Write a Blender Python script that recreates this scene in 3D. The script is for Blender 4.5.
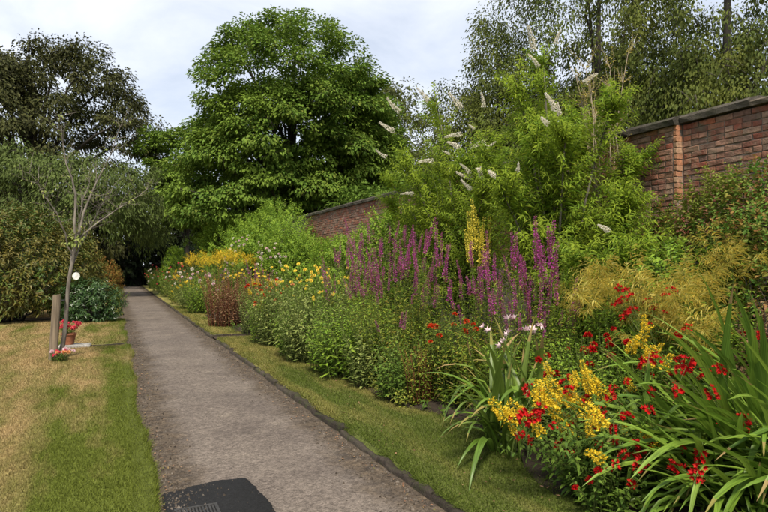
import bpy, math, random
import numpy as np
from mathutils import Vector, Quaternion, Matrix

# ------------------------------------------------------------------ camera, sky, sun, exposure
for o in list(bpy.data.objects):
    bpy.data.objects.remove(o)
S = bpy.context.scene
COL = S.collection
R = math.radians
EYE = 1.6
YAW = 24.4
cam_d = bpy.data.cameras.new('camera')
cam = bpy.data.objects.new('camera', cam_d)
COL.objects.link(cam)
cam_d.sensor_width = 36
cam_d.lens = 28.0
cam_d.clip_start = 0.05
cam_d.clip_end = 2000
cam.location = (0, 0, EYE)
cam.rotation_euler = (R(90.9), 0, R(-YAW))
S.camera = cam

SUN_EL, SUN_AZ = 57.0, 200.0       # azimuth clockwise from +Y (path direction)
world = bpy.data.worlds.new('World')
S.world = world
world.use_nodes = True
wt = world.node_tree
for n in list(wt.nodes):
    wt.nodes.remove(n)
w_out = wt.nodes.new('ShaderNodeOutputWorld')
w_bg = wt.nodes.new('ShaderNodeBackground')
w_bg.inputs['Strength'].default_value = 0.1
w_sky = wt.nodes.new('ShaderNodeTexSky')
w_sky.sky_type = 'NISHITA'
w_sky.sun_disc = False
w_sky.sun_elevation = R(SUN_EL)
w_sky.sun_rotation = R(SUN_AZ)
w_sky.dust_density = 2.0
w_tc = wt.nodes.new('ShaderNodeTexCoord')
w_map = wt.nodes.new('ShaderNodeMapping')
w_map.inputs['Scale'].default_value = (1, 1, 2.2)
w_map.inputs['Location'].default_value = (0.35, 0.1, 0.2)
w_n = wt.nodes.new('ShaderNodeTexNoise')
w_n.inputs['Scale'].default_value = 2.3
w_n.inputs['Detail'].default_value = 7
w_n.inputs['Roughness'].default_value = 0.55
w_n.inputs['Distortion'].default_value = 0.4
w_r = wt.nodes.new('ShaderNodeValToRGB')
w_r.color_ramp.elements[0].position = 0.34
w_r.color_ramp.elements[0].color = (0.45, 0.45, 0.45, 1)
w_r.color_ramp.elements[1].position = 0.6
w_r.color_ramp.elements[1].color = (1, 1, 1, 1)
w_mix = wt.nodes.new('ShaderNodeMixRGB')
w_mix.inputs['Color2'].default_value = (6.5, 6.85, 7.55, 1)
wl = wt.links.new
wl(w_tc.outputs['Generated'], w_map.inputs['Vector'])
wl(w_map.outputs['Vector'], w_n.inputs['Vector'])
wl(w_n.outputs['Fac'], w_r.inputs['Fac'])
wl(w_r.outputs['Color'], w_mix.inputs['Fac'])
wl(w_sky.outputs['Color'], w_mix.inputs['Color1'])
wl(w_mix.outputs['Color'], w_bg.inputs['Color'])
wl(w_bg.outputs['Background'], w_out.inputs['Surface'])

sun_d = bpy.data.lights.new('sun', 'SUN')
sun_d.energy = 4.3
sun_d.angle = R(12)
sun_d.color = (1.0, 0.91, 0.76)
sun = bpy.data.objects.new('sun', sun_d)
COL.objects.link(sun)
sd = Vector((math.sin(R(SUN_AZ)) * math.cos(R(SUN_EL)), math.cos(R(SUN_AZ)) * math.cos(R(SUN_EL)), math.sin(R(SUN_EL))))
sun.rotation_euler = sd.to_track_quat('Z', 'Y').to_euler()
sun.location = (0, 0, 30)

S.view_settings.view_transform = 'Standard'
S.view_settings.look = 'None'
S.view_settings.exposure = 0.66
S.view_settings.gamma = 1.0
S.view_settings.use_curve_mapping = False

# ------------------------------------------------------------------ helpers
rng = np.random.default_rng(11)
random.seed(5)
CY, SY = math.cos(R(YAW)), math.sin(R(YAW))
FPX, VPX = 597.3, 113.0


def spot(px, X):
    """ground point on the line X = const, in the sight line of a photo column"""
    zc = FPX * X / (CY * (px - VPX))
    return (X, (zc - X * SY) / CY)


def rise(py, px, X):
    zc = FPX * X / (CY * (px - VPX))
    return EYE + (265.5 - py) / FPX * zc


def nrm(a):
    return a / np.maximum(np.linalg.norm(a, axis=-1, keepdims=True), 1e-9)


class MB:
    def __init__(s):
        s.v = []; s.f = []; s.m = []; s.sm = []; s.n = 0

    def add(s, v, f, mi=0, smooth=False):
        v = np.asarray(v, float).reshape(-1, 3)
        f = np.asarray(f, np.int64)
        s.v.append(v)
        s.f.append(f + s.n)
        s.m.append(np.full(len(f), mi)); s.sm.append(np.full(len(f), smooth))
        s.n += len(v)

    def mesh(s, name, mats):
        me = bpy.data.meshes.new(name)
        if not s.v:
            return me
        V = np.concatenate(s.v)
        tot = [f.shape[1] for f in s.f for _ in (0,)]
        loops = np.concatenate([f.ravel() for f in s.f])
        sizes = np.concatenate([np.full(len(f), f.shape[1]) for f in s.f])
        starts = np.concatenate([[0], np.cumsum(sizes)[:-1]])
        me.vertices.add(len(V)); me.vertices.foreach_set('co', V.ravel().astype(np.float32))
        me.loops.add(len(loops)); me.loops.foreach_set('vertex_index', loops.astype(np.int32))
        me.polygons.add(len(sizes)); me.polygons.foreach_set('loop_start', starts.astype(np.int32))
        me.polygons.foreach_set('material_index', np.concatenate(s.m).astype(np.int32))
        me.polygons.foreach_set('use_smooth', np.concatenate(s.sm).astype(bool))
        for m in (mats if isinstance(mats, (list, tuple)) else [mats]):
            me.materials.append(m)
        me.update(calc_edges=True)
        return me

    def obj(s, name, mats, parent=None, loc=None):
        o = bpy.data.objects.new(name, s.mesh(name, mats))
        COL.objects.link(o)
        if parent: o.parent = parent
        if loc is not None: o.location = loc
        return o


def link(name, me, parent=None, loc=(0, 0, 0), quat=None, scale=1.0):
    o = bpy.data.objects.new(name, me)
    COL.objects.link(o)
    if parent: o.parent = parent
    o.location = loc
    if quat is not None:
        o.rotation_mode = 'QUATERNION'; o.rotation_quaternion = quat
    o.scale = (scale,) * 3 if not isinstance(scale, (tuple, list)) else scale
    return o


def aim(d, roll=0.0):
    d = Vector(d).normalized()
    return d.to_track_quat('Z', 'Y') @ Quaternion((0, 0, 1), roll)


def thing(name, label, cat, loc=(0, 0, 0), group=None):
    o = bpy.data.objects.new(name, None)
    o.empty_display_size = 0.2
    COL.objects.link(o)
    o.location = loc
    o['label'] = label; o['category'] = cat
    if group: o['group'] = group
    return o


def tag(o, label, cat, group=None):
    o['label'] = label; o['category'] = cat
    if group: o['group'] = group
    return o


def struct(o):
    o['kind'] = 'structure'
    return o


def box(mb, x0, x1, y0, y1, z0, z1, mi=0):
    v = [(x0, y0, z0), (x1, y0, z0), (x1, y1, z0), (x0, y1, z0), (x0, y0, z1), (x1, y0, z1), (x1, y1, z1), (x0, y1, z1)]
    mb.add(v, [(0, 3, 2, 1), (4, 5, 6, 7), (0, 1, 5, 4), (1, 2, 6, 5), (2, 3, 7, 6), (3, 0, 4, 7)], mi)


def tube(mb, pts, rad, sides=6, mi=0, cap=True):
    pts = np.asarray(pts, float); k = len(pts)
    rad = np.broadcast_to(np.asarray(rad, float), (k,))
    T = nrm(np.gradient(pts, axis=0))
    ref = np.array([1.0, 0, 0]) if abs(T[0][0]) < .8 else np.array([0, 1.0, 0])
    A = nrm(np.cross(T, ref)); B = np.cross(T, A)
    a = np.linspace(0, 2 * np.pi, sides, endpoint=False)
    V = pts[:, None] + rad[:, None, None] * (np.cos(a)[None, :, None] * A[:, None] + np.sin(a)[None, :, None] * B[:, None])
    i, j = np.meshgrid(np.arange(k - 1), np.arange(sides), indexing='ij')
    j2 = (j + 1) % sides
    F = np.stack([i * sides + j, i * sides + j2, (i + 1) * sides + j2, (i + 1) * sides + j], -1).reshape(-1, 4)
    mb.add(V.reshape(-1, 3), F, mi, True)
    if cap and sides == 4:
        pass


def stems(mb, P, r0, r1, mi=0):
    """P (n,k,3) many thin 3-sided stems"""
    n, k, _ = P.shape
    if n == 0: return
    T = nrm(np.gradient(P, axis=1))
    ref = np.where(np.abs(T[..., :1]) < .8, np.array([1.0, 0, 0]), np.array([0, 1.0, 0]))
    A = nrm(np.cross(T, ref)); B = np.cross(T, A)
    rad = np.linspace(1, 0, k)[None, :] * (np.broadcast_to(r0, (n,))[:, None] - r1) + r1
    a = np.array([0, 2.094, 4.189])
    V = P[:, :, None] + rad[:, :, None, None] * (np.cos(a)[None, None, :, None] * A[:, :, None] + np.sin(a)[None, None, :, None] * B[:, :, None])
    s, i, j = np.meshgrid(np.arange(n), np.arange(k - 1), np.arange(3), indexing='ij')
    j2 = (j + 1) % 3
    b = s * k * 3
    F = np.stack([b + i * 3 + j, b + i * 3 + j2, b + (i + 1) * 3 + j2, b + (i + 1) * 3 + j], -1).reshape(-1, 4)
    mb.add(V.reshape(-1, 3), F, mi, True)


def leaves(mb, P, D, U, L, W, droop=0.2, mi=0, fine=False):
    n = len(P)
    if n == 0: return
    L = np.broadcast_to(L, (n,))[:, None]; W = np.broadcast_to(W, (n,))[:, None]
    D = nrm(D); Sd = nrm(np.cross(D, U)); N = np.cross(Sd, D)
    if not fine:
        dn = np.array([0, 0, -1.0]) * L * droop
        a = P; m = P + D * L * .45 + dn * .2
        l = m - Sd * W * .5 + N * W * .14; r = m + Sd * W * .5 + N * W * .14
        t = P + D * L + dn
        V = np.stack([a, r, t, l], 1)
        b = np.arange(n)[:, None] * 4
        mb.add(V.reshape(-1, 3), np.concatenate([b + [0, 1, 2], b + [0, 2, 3]]), mi)
    else:
        dn = np.array([0, 0, -1.0]) * L * droop
        c1 = P + D * L * .3 + dn * .09; c2 = P + D * L * .66 + dn * .45; t = P + D * L + dn
        f = N * W * .12
        V = np.stack([P, c1 - Sd * W * .46 + f, c1 + Sd * W * .46 + f, c2 - Sd * W * .4 + f, c2 + Sd * W * .4 + f, t], 1)
        b = np.arange(n)[:, None] * 6
        mb.add(V.reshape(-1, 3), np.concatenate([b + [0, 2, 1], b + [3, 4, 5]]), mi)
        nb = mb.n - n * 6
        mb.f.append(b + np.array([1, 2, 4, 3]) + nb)
        mb.m.append(np.full(n, mi)); mb.sm.append(np.full(n, False))


def bez(P0, P1, P2, t):
    t = np.asarray(t)[None, :, None]
    return (1 - t) ** 2 * P0[:, None] + 2 * t * (1 - t) * P1[:, None] + t * t * P2[:, None]


def shoots(mb, P0, P1, P2, m, L, W, t0=.15, t1=1.0, ang=55, droop=.25, r0=.004, r1=.0015, leaf_mi=0, stem_mi=1, fine=False, k=5, taper=.45, stem=True):
    """leafy shoots on quadratic curves; leaves spiral round the stem"""
    n = len(P0)
    if stem:
        stems(mb, bez(P0, P1, P2, np.linspace(0, 1, k)), r0, r1, stem_mi)
    tt = np.linspace(t0, t1, m)
    C = bez(P0, P1, P2, tt)
    T = nrm(2 * (1 - tt)[None, :, None] * (P1 - P0)[:, None] + 2 * tt[None, :, None] * (P2 - P1)[:, None])
    az = np.arange(m)[None, :] * 2.4 + rng.uniform(0, 6.28, (n, 1)) + rng.normal(0, .3, (n, m))
    ref = np.where(np.abs(T[..., 2:]) < .9, np.array([0, 0, 1.0]), np.array([1.0, 0, 0]))
    A = nrm(np.cross(T, ref)); B = np.cross(T, A)
    rad = np.cos(az)[..., None] * A + np.sin(az)[..., None] * B
    an = np.radians(ang + rng.normal(0, 12, (n, m)))[..., None]
    D = T * np.cos(an) + rad * np.sin(an)
    U = nrm(T * np.sin(an) - rad * np.cos(an) * 1 + np.array([0, 0, .8]) + rng.normal(0, .25, (n, m, 3)))
    s = (1 - taper * ((tt - t0) / max(t1 - t0, 1e-3))) [None, :] * rng.uniform(.7, 1.2, (n, m))
    leaves(mb, C.reshape(-1, 3), D.reshape(-1, 3), U.reshape(-1, 3), (L * s).ravel(), (W * s).ravel(), droop, leaf_mi, fine)


def rdir(n, zmin=-1.0):
    z = rng.uniform(zmin, 1, n); a = rng.uniform(0, 6.2832, n); r = np.sqrt(1 - z * z)
    return np.stack([r * np.cos(a), r * np.sin(a), z], -1)


def lump(D, seed, amp):
    """smooth bumpy factor over directions"""
    g = np.random.default_rng(seed)
    out = np.zeros(len(D))
    for f in (2.5, 4, 7):
        for _ in range(3):
            k = nrm(g.normal(size=3)) * f
            out += np.sin(D @ k + g.uniform(0, 6.28)) / f
    return 1 + amp * out


# ------------------------------------------------------------------ materials
def new_mat(name):
    m = bpy.data.materials.new(name); m.use_nodes = True
    nt = m.node_tree
    for n in list(nt.nodes): nt.nodes.remove(n)
    return m, nt, nt.nodes.new, nt.links.new


def ramp(nt, cols, pos=None):
    r = nt.nodes.new('ShaderNodeValToRGB')
    e = r.color_ramp.elements
    pos = pos or [i / max(1, len(cols) - 1) for i in range(len(cols))]
    while len(e) < len(cols): e.new(0.5)
    for i, (p, c) in enumerate(zip(pos, cols)):
        e[i].position = p; e[i].color = (*c, 1)
    return r


def rand_value(nt):
    N, Lk = nt.nodes.new, nt.links.new
    g = N('ShaderNodeNewGeometry'); oi = N('ShaderNodeObjectInfo')
    a = N('ShaderNodeMath'); a.operation = 'ADD'
    f = N('ShaderNodeMath'); f.operation = 'FRACT'
    Lk(g.outputs['Random Per Island'], a.inputs[0]); Lk(oi.outputs['Random'], a.inputs[1]); Lk(a.outputs[0], f.inputs[0])
    return f.outputs[0], g


def leaf_mat(name, cols, trans=.3, rough=.6, spec=.12, patch=None, patch_scale=1.2, gain=1.0, veins=False):
    m, nt, N, Lk = new_mat(name)
    rv, g = rand_value(nt)
    gain = gain if isinstance(gain, tuple) else (gain,) * 3
    cols = [tuple(min(.85, x * k) for x, k in zip(c, gain)) for c in cols]
    if patch is not None: patch = tuple(x * k for x, k in zip(patch, gain))
    r = ramp(nt, cols)
    Lk(rv, r.inputs['Fac'])
    col = r.outputs['Color']
    if patch is not None:
        no = N('ShaderNodeTexNoise'); no.inputs['Scale'].default_value = patch_scale; no.inputs['Detail'].default_value = 3
        Lk(g.outputs['Position'], no.inputs['Vector'])
        rr = ramp(nt, [(0, 0, 0), (1, 1, 1)], [.45, .65]); Lk(no.outputs['Fac'], rr.inputs['Fac'])
        mx = N('ShaderNodeMixRGB'); mx.inputs['Color2'].default_value = (*patch, 1)
        Lk(rr.outputs['Color'], mx.inputs['Fac']); Lk(col, mx.inputs['Color1']); col = mx.outputs['Color']
    if veins:
        tc = N('ShaderNodeTexCoord'); mp = N('ShaderNodeMapping'); mp.inputs['Scale'].default_value = (4, 260, 4)
        nv = N('ShaderNodeTexNoise'); nv.inputs['Scale'].default_value = 1; nv.inputs['Detail'].default_value = 3
        Lk(tc.outputs['Object'], mp.inputs[0]); Lk(mp.outputs[0], nv.inputs['Vector'])
        cv = mix_c(nt, 1.0, col, (1, 1, 1)); cv.node.blend_type = 'MULTIPLY'; Lk(map_range(nt, nv.outputs['Fac'], .3, .7, .62, 1.3), cv.node.inputs[2]); col = cv
    b = N('ShaderNodeBsdfPrincipled'); b.inputs['Roughness'].default_value = rough
    b.inputs['Specular IOR Level'].default_value = spec
    Lk(col, b.inputs['Base Color'])
    o = N('ShaderNodeOutputMaterial')
    if trans > 0:
        t = N('ShaderNodeBsdfTranslucent'); mx2 = N('ShaderNodeMixShader'); mx2.inputs[0].default_value = trans
        Lk(col, t.inputs['Color']); Lk(b.outputs[0], mx2.inputs[1]); Lk(t.outputs[0], mx2.inputs[2]); Lk(mx2.outputs[0], o.inputs['Surface'])
    else:
        Lk(b.outputs[0], o.inputs['Surface'])
    return m


def bark_mat(name, c1, c2, scale=14, zs=.25):
    m, nt, N, Lk = new_mat(name)
    tc = N('ShaderNodeTexCoord'); mp = N('ShaderNodeMapping'); mp.inputs['Scale'].default_value = (1, 1, zs)
    no = N('ShaderNodeTexNoise'); no.inputs['Scale'].default_value = scale; no.inputs['Detail'].default_value = 6
    Lk(tc.outputs['Object'], mp.inputs['Vector']); Lk(mp.outputs[0], no.inputs['Vector'])
    r = ramp(nt, [c1, c2], [.35, .65]); Lk(no.outputs['Fac'], r.inputs['Fac'])
    b = N('ShaderNodeBsdfPrincipled'); b.inputs['Roughness'].default_value = .9
    bp = N('ShaderNodeBump'); bp.inputs['Strength'].default_value = .6; bp.inputs['Distance'].default_value = .02
    Lk(no.outputs['Fac'], bp.inputs['Height']); Lk(bp.outputs[0], b.inputs['Normal'])
    Lk(r.outputs['Color'], b.inputs['Base Color'])
    o = N('ShaderNodeOutputMaterial'); Lk(b.outputs[0], o.inputs['Surface'])
    return m


def noise_mix(nt, vec, c1, c2, scale, lo, hi, detail=5, rough=.55):
    N, Lk = nt.nodes.new, nt.links.new
    no = N('ShaderNodeTexNoise'); no.inputs['Scale'].default_value = scale; no.inputs['Detail'].default_value = detail
    no.inputs['Roughness'].default_value = rough
    Lk(vec, no.inputs['Vector'])
    r = ramp(nt, [(0, 0, 0), (1, 1, 1)], [lo, hi]); Lk(no.outputs['Fac'], r.inputs['Fac'])
    mx = N('ShaderNodeMixRGB')
    for i, c in ((1, c1), (2, c2)):
        if isinstance(c, tuple): mx.inputs[i].default_value = (*c, 1)
        else: Lk(c, mx.inputs[i])
    Lk(r.outputs['Color'], mx.inputs['Fac'])
    return mx.outputs['Color'], no.outputs['Fac']


def math_n(nt, op, a, b=None, clamp=False):
    n = nt.nodes.new('ShaderNodeMath'); n.operation = op; n.use_clamp = clamp
    for i, x in enumerate((a, b)):
        if x is None: continue
        if isinstance(x, (int, float)): n.inputs[i].default_value = x
        else: nt.links.new(x, n.inputs[i])
    return n.outputs[0]


def map_range(nt, v, a, b, c=0.0, d=1.0):
    n = nt.nodes.new('ShaderNodeMapRange'); n.inputs[1].default_value = a; n.inputs[2].default_value = b
    n.inputs[3].default_value = c; n.inputs[4].default_value = d
    nt.links.new(v, n.inputs[0])
    return n.outputs[0]


def mix_c(nt, fac, a, b):
    mx = nt.nodes.new('ShaderNodeMixRGB')
    if isinstance(fac, (int, float)): mx.inputs[0].default_value = fac
    else: nt.links.new(fac, mx.inputs[0])
    for i, c in ((1, a), (2, b)):
        if isinstance(c, tuple): mx.inputs[i].default_value = (*c, 1)
        else: nt.links.new(c, mx.inputs[i])
    return mx.outputs['Color']


def lawn_mat(name, green, straw, green_edge=None, trans=0.0, bias=0.0):
    """mown grass drought-bleached in patches and mowing bands; greener by the edge X = green_edge"""
    m, nt, N, Lk = new_mat(name)
    g = N('ShaderNodeNewGeometry'); sp = N('ShaderNodeSeparateXYZ'); Lk(g.outputs['Position'], sp.inputs[0])
    n1 = N('ShaderNodeTexNoise'); n1.inputs['Scale'].default_value = 1.3; n1.inputs['Detail'].default_value = 6; n1.inputs['Roughness'].default_value = .65
    mp = N('ShaderNodeMapping'); mp.inputs['Scale'].default_value = (1.7, .4, 1); mp.inputs['Rotation'].default_value = (0, 0, R(-6))
    Lk(g.outputs['Position'], mp.inputs[0]); Lk(mp.outputs[0], n1.inputs['Vector'])
    wv = N('ShaderNodeTexWave'); wv.inputs['Scale'].default_value = .42; wv.inputs['Distortion'].default_value = .8; wv.inputs['Detail'].default_value = 2
    mp2 = N('ShaderNodeMapping'); mp2.inputs['Rotation'].default_value = (0, 0, R(-4)); Lk(g.outputs['Position'], mp2.inputs[0]); Lk(mp2.outputs[0], wv.inputs['Vector'])
    dry = math_n(nt, 'ADD', n1.outputs['Fac'], math_n(nt, 'MULTIPLY', wv.outputs['Fac'], .12))
    dry = math_n(nt, 'ADD', dry, map_range(nt, sp.outputs['Y'], 4.5, 9, -.15 + bias, .05 + bias))
    if green_edge is not None:
        n3 = N('ShaderNodeTexNoise'); n3.inputs['Scale'].default_value = 1.7; Lk(g.outputs['Position'], n3.inputs['Vector'])
        xx = math_n(nt, 'ADD', sp.outputs['X'], math_n(nt, 'MULTIPLY', math_n(nt, 'SUBTRACT', n3.outputs['Fac'], .5), 1.0))
        dry = math_n(nt, 'SUBTRACT', dry, map_range(nt, xx, green_edge - .8, green_edge - .25, 0, .17))
    r = ramp(nt, [green, tuple(.5 * a + .5 * b for a, b in zip(green, straw)), straw], [.38, .54, .70]); Lk(dry, r.inputs['Fac'])
    col = r.outputs['Color']
    vn = N('ShaderNodeTexNoise'); vn.inputs['Scale'].default_value = 60; vn.inputs['Detail'].default_value = 3; Lk(g.outputs['Position'], vn.inputs['Vector'])
    col2 = mix_c(nt, 1.0, col, (1, 1, 1)); mm = col2.node; mm.blend_type = 'MULTIPLY'
    Lk(map_range(nt, vn.outputs['Fac'], .3, .7, .55, 1.35), mm.inputs[2])
    rvn, _ = rand_value(nt)
    col3 = mix_c(nt, 1.0, col2, (1, 1, 1)); col3.node.blend_type = 'MULTIPLY'; Lk(map_range(nt, rvn, 0, 1, .7, 1.25), col3.node.inputs[2])
    b = N('ShaderNodeBsdfPrincipled'); b.inputs['Roughness'].default_value = .85; b.inputs['Specular IOR Level'].default_value = .15
    Lk(col3, b.inputs['Base Color'])
    o = N('ShaderNodeOutputMaterial')
    if trans:
        t = N('ShaderNodeBsdfTranslucent'); Lk(col3, t.inputs['Color']); mx = N('ShaderNodeMixShader'); mx.inputs[0].default_value = trans
        Lk(b.outputs[0], mx.inputs[1]); Lk(t.outputs[0], mx.inputs[2]); Lk(mx.outputs[0], o.inputs[0])
    else:
        bp = N('ShaderNodeBump'); bp.inputs['Distance'].default_value = .02; Lk(vn.outputs['Fac'], bp.inputs['Height']); Lk(bp.outputs[0], b.inputs['Normal'])
        Lk(b.outputs[0], o.inputs[0])
    return m


PX0, PX1 = 0.28, 1.93      # path edges

def path_mat():
    m, nt, N, Lk = new_mat('worn_path')
    g = N('ShaderNodeNewGeometry'); sp = N('ShaderNodeSeparateXYZ'); Lk(g.outputs['Position'], sp.inputs[0])
    P = g.outputs['Position']
    base, _ = noise_mix(nt, P, (.098, .080, .068), (.142, .118, .098), 1.1, .35, .65, 7, .65)
    c, _ = noise_mix(nt, P, base, (.21, .175, .135), 2.2, .60, .78, 6, .7)          # pale sandy wear
    c, _ = noise_mix(nt, P, c, (.062, .052, .045), .75, .54, .78, 8, .72)         # damp stains
    n2 = N('ShaderNodeTexNoise'); n2.inputs['Scale'].default_value = 1.6; n2.inputs['Detail'].default_value = 7; n2.inputs['Roughness'].default_value = .7; Lk(P, n2.inputs['Vector'])
    wob = math_n(nt, 'MULTIPLY', math_n(nt, 'SUBTRACT', n2.outputs['Fac'], .5), .75)
    x = math_n(nt, 'ADD', sp.outputs['X'], wob)
    left = map_range(nt, x, PX0 + .2, PX0 + .42, 1, 0)
    right = map_range(nt, x, PX1 - .36, PX1 - .10, 0, 1)
    edge = math_n(nt, 'MAXIMUM', left, right)
    dirt, _ = noise_mix(nt, P, (.022, .017, .013), (.095, .07, .045), 7, .35, .65, 6, .7)
    c = mix_c(nt, math_n(nt, 'MULTIPLY', edge, .85), c, dirt)
    vo = N('ShaderNodeTexVoronoi'); vo.inputs['Scale'].default_value = 95; Lk(P, vo.inputs['Vector'])
    hsv = mix_c(nt, 1.0, c, (1, 1, 1)); hsv.node.blend_type = 'MULTIPLY'
    sepc = N('ShaderNodeSeparateColor'); Lk(vo.outputs['Color'], sepc.inputs[0])
    Lk(map_range(nt, sepc.outputs[0], 0, 1, .62, 1.32), hsv.node.inputs[2])
    nf = N('ShaderNodeTexNoise'); nf.inputs['Scale'].default_value = 22; nf.inputs['Detail'].default_value = 5; Lk(P, nf.inputs['Vector'])
    c2 = mix_c(nt, 1.0, hsv, (1, 1, 1)); c2.node.blend_type = 'MULTIPLY'; Lk(map_range(nt, nf.outputs['Fac'], .3, .7, .72, 1.25), c2.node.inputs[2])
    b = N('ShaderNodeBsdfPrincipled'); b.inputs['Roughness'].default_value = .9; b.inputs['Specular IOR Level'].default_value = .2
    Lk(c2, b.inputs['Base Color'])
    h = math_n(nt, 'ADD', vo.outputs['Distance'], math_n(nt, 'MULTIPLY', nf.outputs['Fac'], 1.2))
    bp = N('ShaderNodeBump'); bp.inputs['Distance'].default_value = .006; bp.inputs['Strength'].default_value = .8; Lk(h, bp.inputs['Height']); Lk(bp.outputs[0], b.inputs['Normal'])
    o = N('ShaderNodeOutputMaterial'); Lk(b.outputs[0], o.inputs[0])
    return m


def stone_mat(name, cols, scale=8, moss=None, rough=.9, bump=.01, rnd=True, fine=70, stain=None):
    m, nt, N, Lk = new_mat(name)
    tc = N('ShaderNodeNewGeometry'); P = tc.outputs['Position']
    rv, g = rand_value(nt)
    r = ramp(nt, cols); Lk(rv, r.inputs['Fac'])
    c = r.outputs['Color']
    n1 = N('ShaderNodeTexNoise'); n1.inputs['Scale'].default_value = scale; n1.inputs['Detail'].default_value = 8; n1.inputs['Roughness'].default_value = .7; Lk(P, n1.inputs['Vector'])
    c1 = mix_c(nt, 1.0, c, (1, 1, 1)); c1.node.blend_type = 'MULTIPLY'; Lk(map_range(nt, n1.outputs['Fac'], .3, .7, .5, 1.4), c1.node.inputs[2])
    if moss:
        c1, _ = noise_mix(nt, P, c1, moss, scale * .35, .5, .66, 7, .7)
    if stain:
        st, _ = noise_mix(nt, P, c1, stain, 1.7, .5, .72, 9, .75)
        c1 = mix_c(nt, .6, c1, st)
    b = N('ShaderNodeBsdfPrincipled'); b.inputs['Roughness'].default_value = rough; b.inputs['Specular IOR Level'].default_value = .2
    Lk(c1, b.inputs['Base Color'])
    n2 = N('ShaderNodeTexNoise'); n2.inputs['Scale'].default_value = fine; n2.inputs['Detail'].default_value = 4; Lk(P, n2.inputs['Vector'])
    bp = N('ShaderNodeBump'); bp.inputs['Distance'].default_value = bump
    Lk(math_n(nt, 'ADD', n1.outputs['Fac'], math_n(nt, 'MULTIPLY', n2.outputs['Fac'], .5)), bp.inputs['Height']); Lk(bp.outputs[0], b.inputs['Normal'])
    o = N('ShaderNodeOutputMaterial'); Lk(b.outputs[0], o.inputs[0])
    return m


M = {}
G_LAWN, STRAW = (.098, .12, .018), (.31, .225, .105)
M['lawn'] = lawn_mat('lawn_turf', G_LAWN, STRAW, PX0)
M['lawn_blade'] = lawn_mat('lawn_blade', tuple(1.15 * x for x in G_LAWN), tuple(1.1 * x for x in STRAW), PX0, .3)
M['verge'] = lawn_mat('verge_turf', (.07, .085, .018), (.20, .17, .055), None, 0, -.06)
M['verge_blade'] = lawn_mat('verge_blade', (.08, .11, .016), (.24, .205, .06), None, .3, -.06)
M['path'] = path_mat()
M['soil'] = stone_mat('bed_soil', [(.035, .026, .018), (.055, .04, .028)], 5, None, 1, .04)
M['ground'] = lawn_mat('rough_ground', (.05, .07, .015), (.16, .13, .05), None)
M['tar'] = stone_mat('fresh_tar', [(.010, .010, .0105), (.013, .013, .0135)], 45, None, .8, .006, fine=160)
M['iron'] = stone_mat('cast_iron', [(.03, .03, .03), (.04, .038, .036)], 30, None, .55, .002)
M['kerb'] = stone_mat('mossy_edging', [(.028, .022, .017), (.045, .036, .028), (.06, .05, .038)], 16, (.035, .04, .014), .95, .02)
M['grit'] = stone_mat('grit', [(.03, .024, .018), (.07, .055, .042), (.14, .12, .1), (.05, .038, .026)], 20, None, .95, .003)
M['slab'] = stone_mat('stone_slab', [(.28, .27, .25), (.32, .3, .28)], 14, (.16, .15, .12))
M['brick'] = stone_mat('old_brick', [(.24, .075, .048), (.17, .07, .05), (.28, .125, .075), (.12, .065, .052), (.30, .19, .135), (.22, .09, .06), (.15, .10, .08), (.31, .10, .05)], 16, (.15, .115, .08), .92, .014, stain=(.26, .20, .15))
M['quoin'] = stone_mat('orange_brick', [(.36, .18, .10), (.32, .14, .075), (.38, .26, .17)], 16, None, .92, .01)
M['mortar'] = stone_mat('mortar', [(.20, .165, .14), (.25, .2, .17)], 12, (.09, .08, .06), .95, .012, stain=(.28, .23, .18))
M['coping'] = stone_mat('weathered_coping', [(.04, .036, .028), (.06, .053, .042), (.08, .07, .055)], 7, (.03, .034, .014), .95, .02)
M['coping_lt'] = stone_mat('lichened_coping', [(.075, .062, .046), (.11, .09, .066)], 9, (.045, .044, .024), .95, .02)
M['terracotta'] = stone_mat('terracotta', [(.25, .09, .05), (.28, .11, .06)], 10)
M['bark'] = bark_mat('bark', (.03, .025, .02), (.07, .06, .047))
M['bark_pale'] = bark_mat('pale_bark', (.085, .072, .058), (.20, .175, .145), 18)
M['bark_dry'] = bark_mat('dry_twig', (.24, .19, .13), (.38, .31, .22), 18)
M['bark_birch'] = bark_mat('birch_bark', (.10, .09, .08), (.34, .31, .28), 6, .8)
M['post'] = bark_mat('weathered_post', (.09, .068, .046), (.20, .155, .105), 22, .1)
M['strap'] = stone_mat('rubber_strap', [(.02, .02, .02), (.025, .025, .025)], 30, None, .6, .001)
M['disc'] = stone_mat('white_disc', [(.58, .58, .55), (.6, .6, .57)], 20, None, .4, .0)
M['stem'] = leaf_mat('green_stem', [(.06, .09, .02), (.10, .12, .035)], 0)
M['stem_red'] = leaf_mat('red_stem', [(.12, .04, .025), (.2, .08, .04)], 0)
M['stem_tan'] = leaf_mat('tan_stem', [(.22, .16, .08), (.32, .24, .12)], 0)
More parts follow.
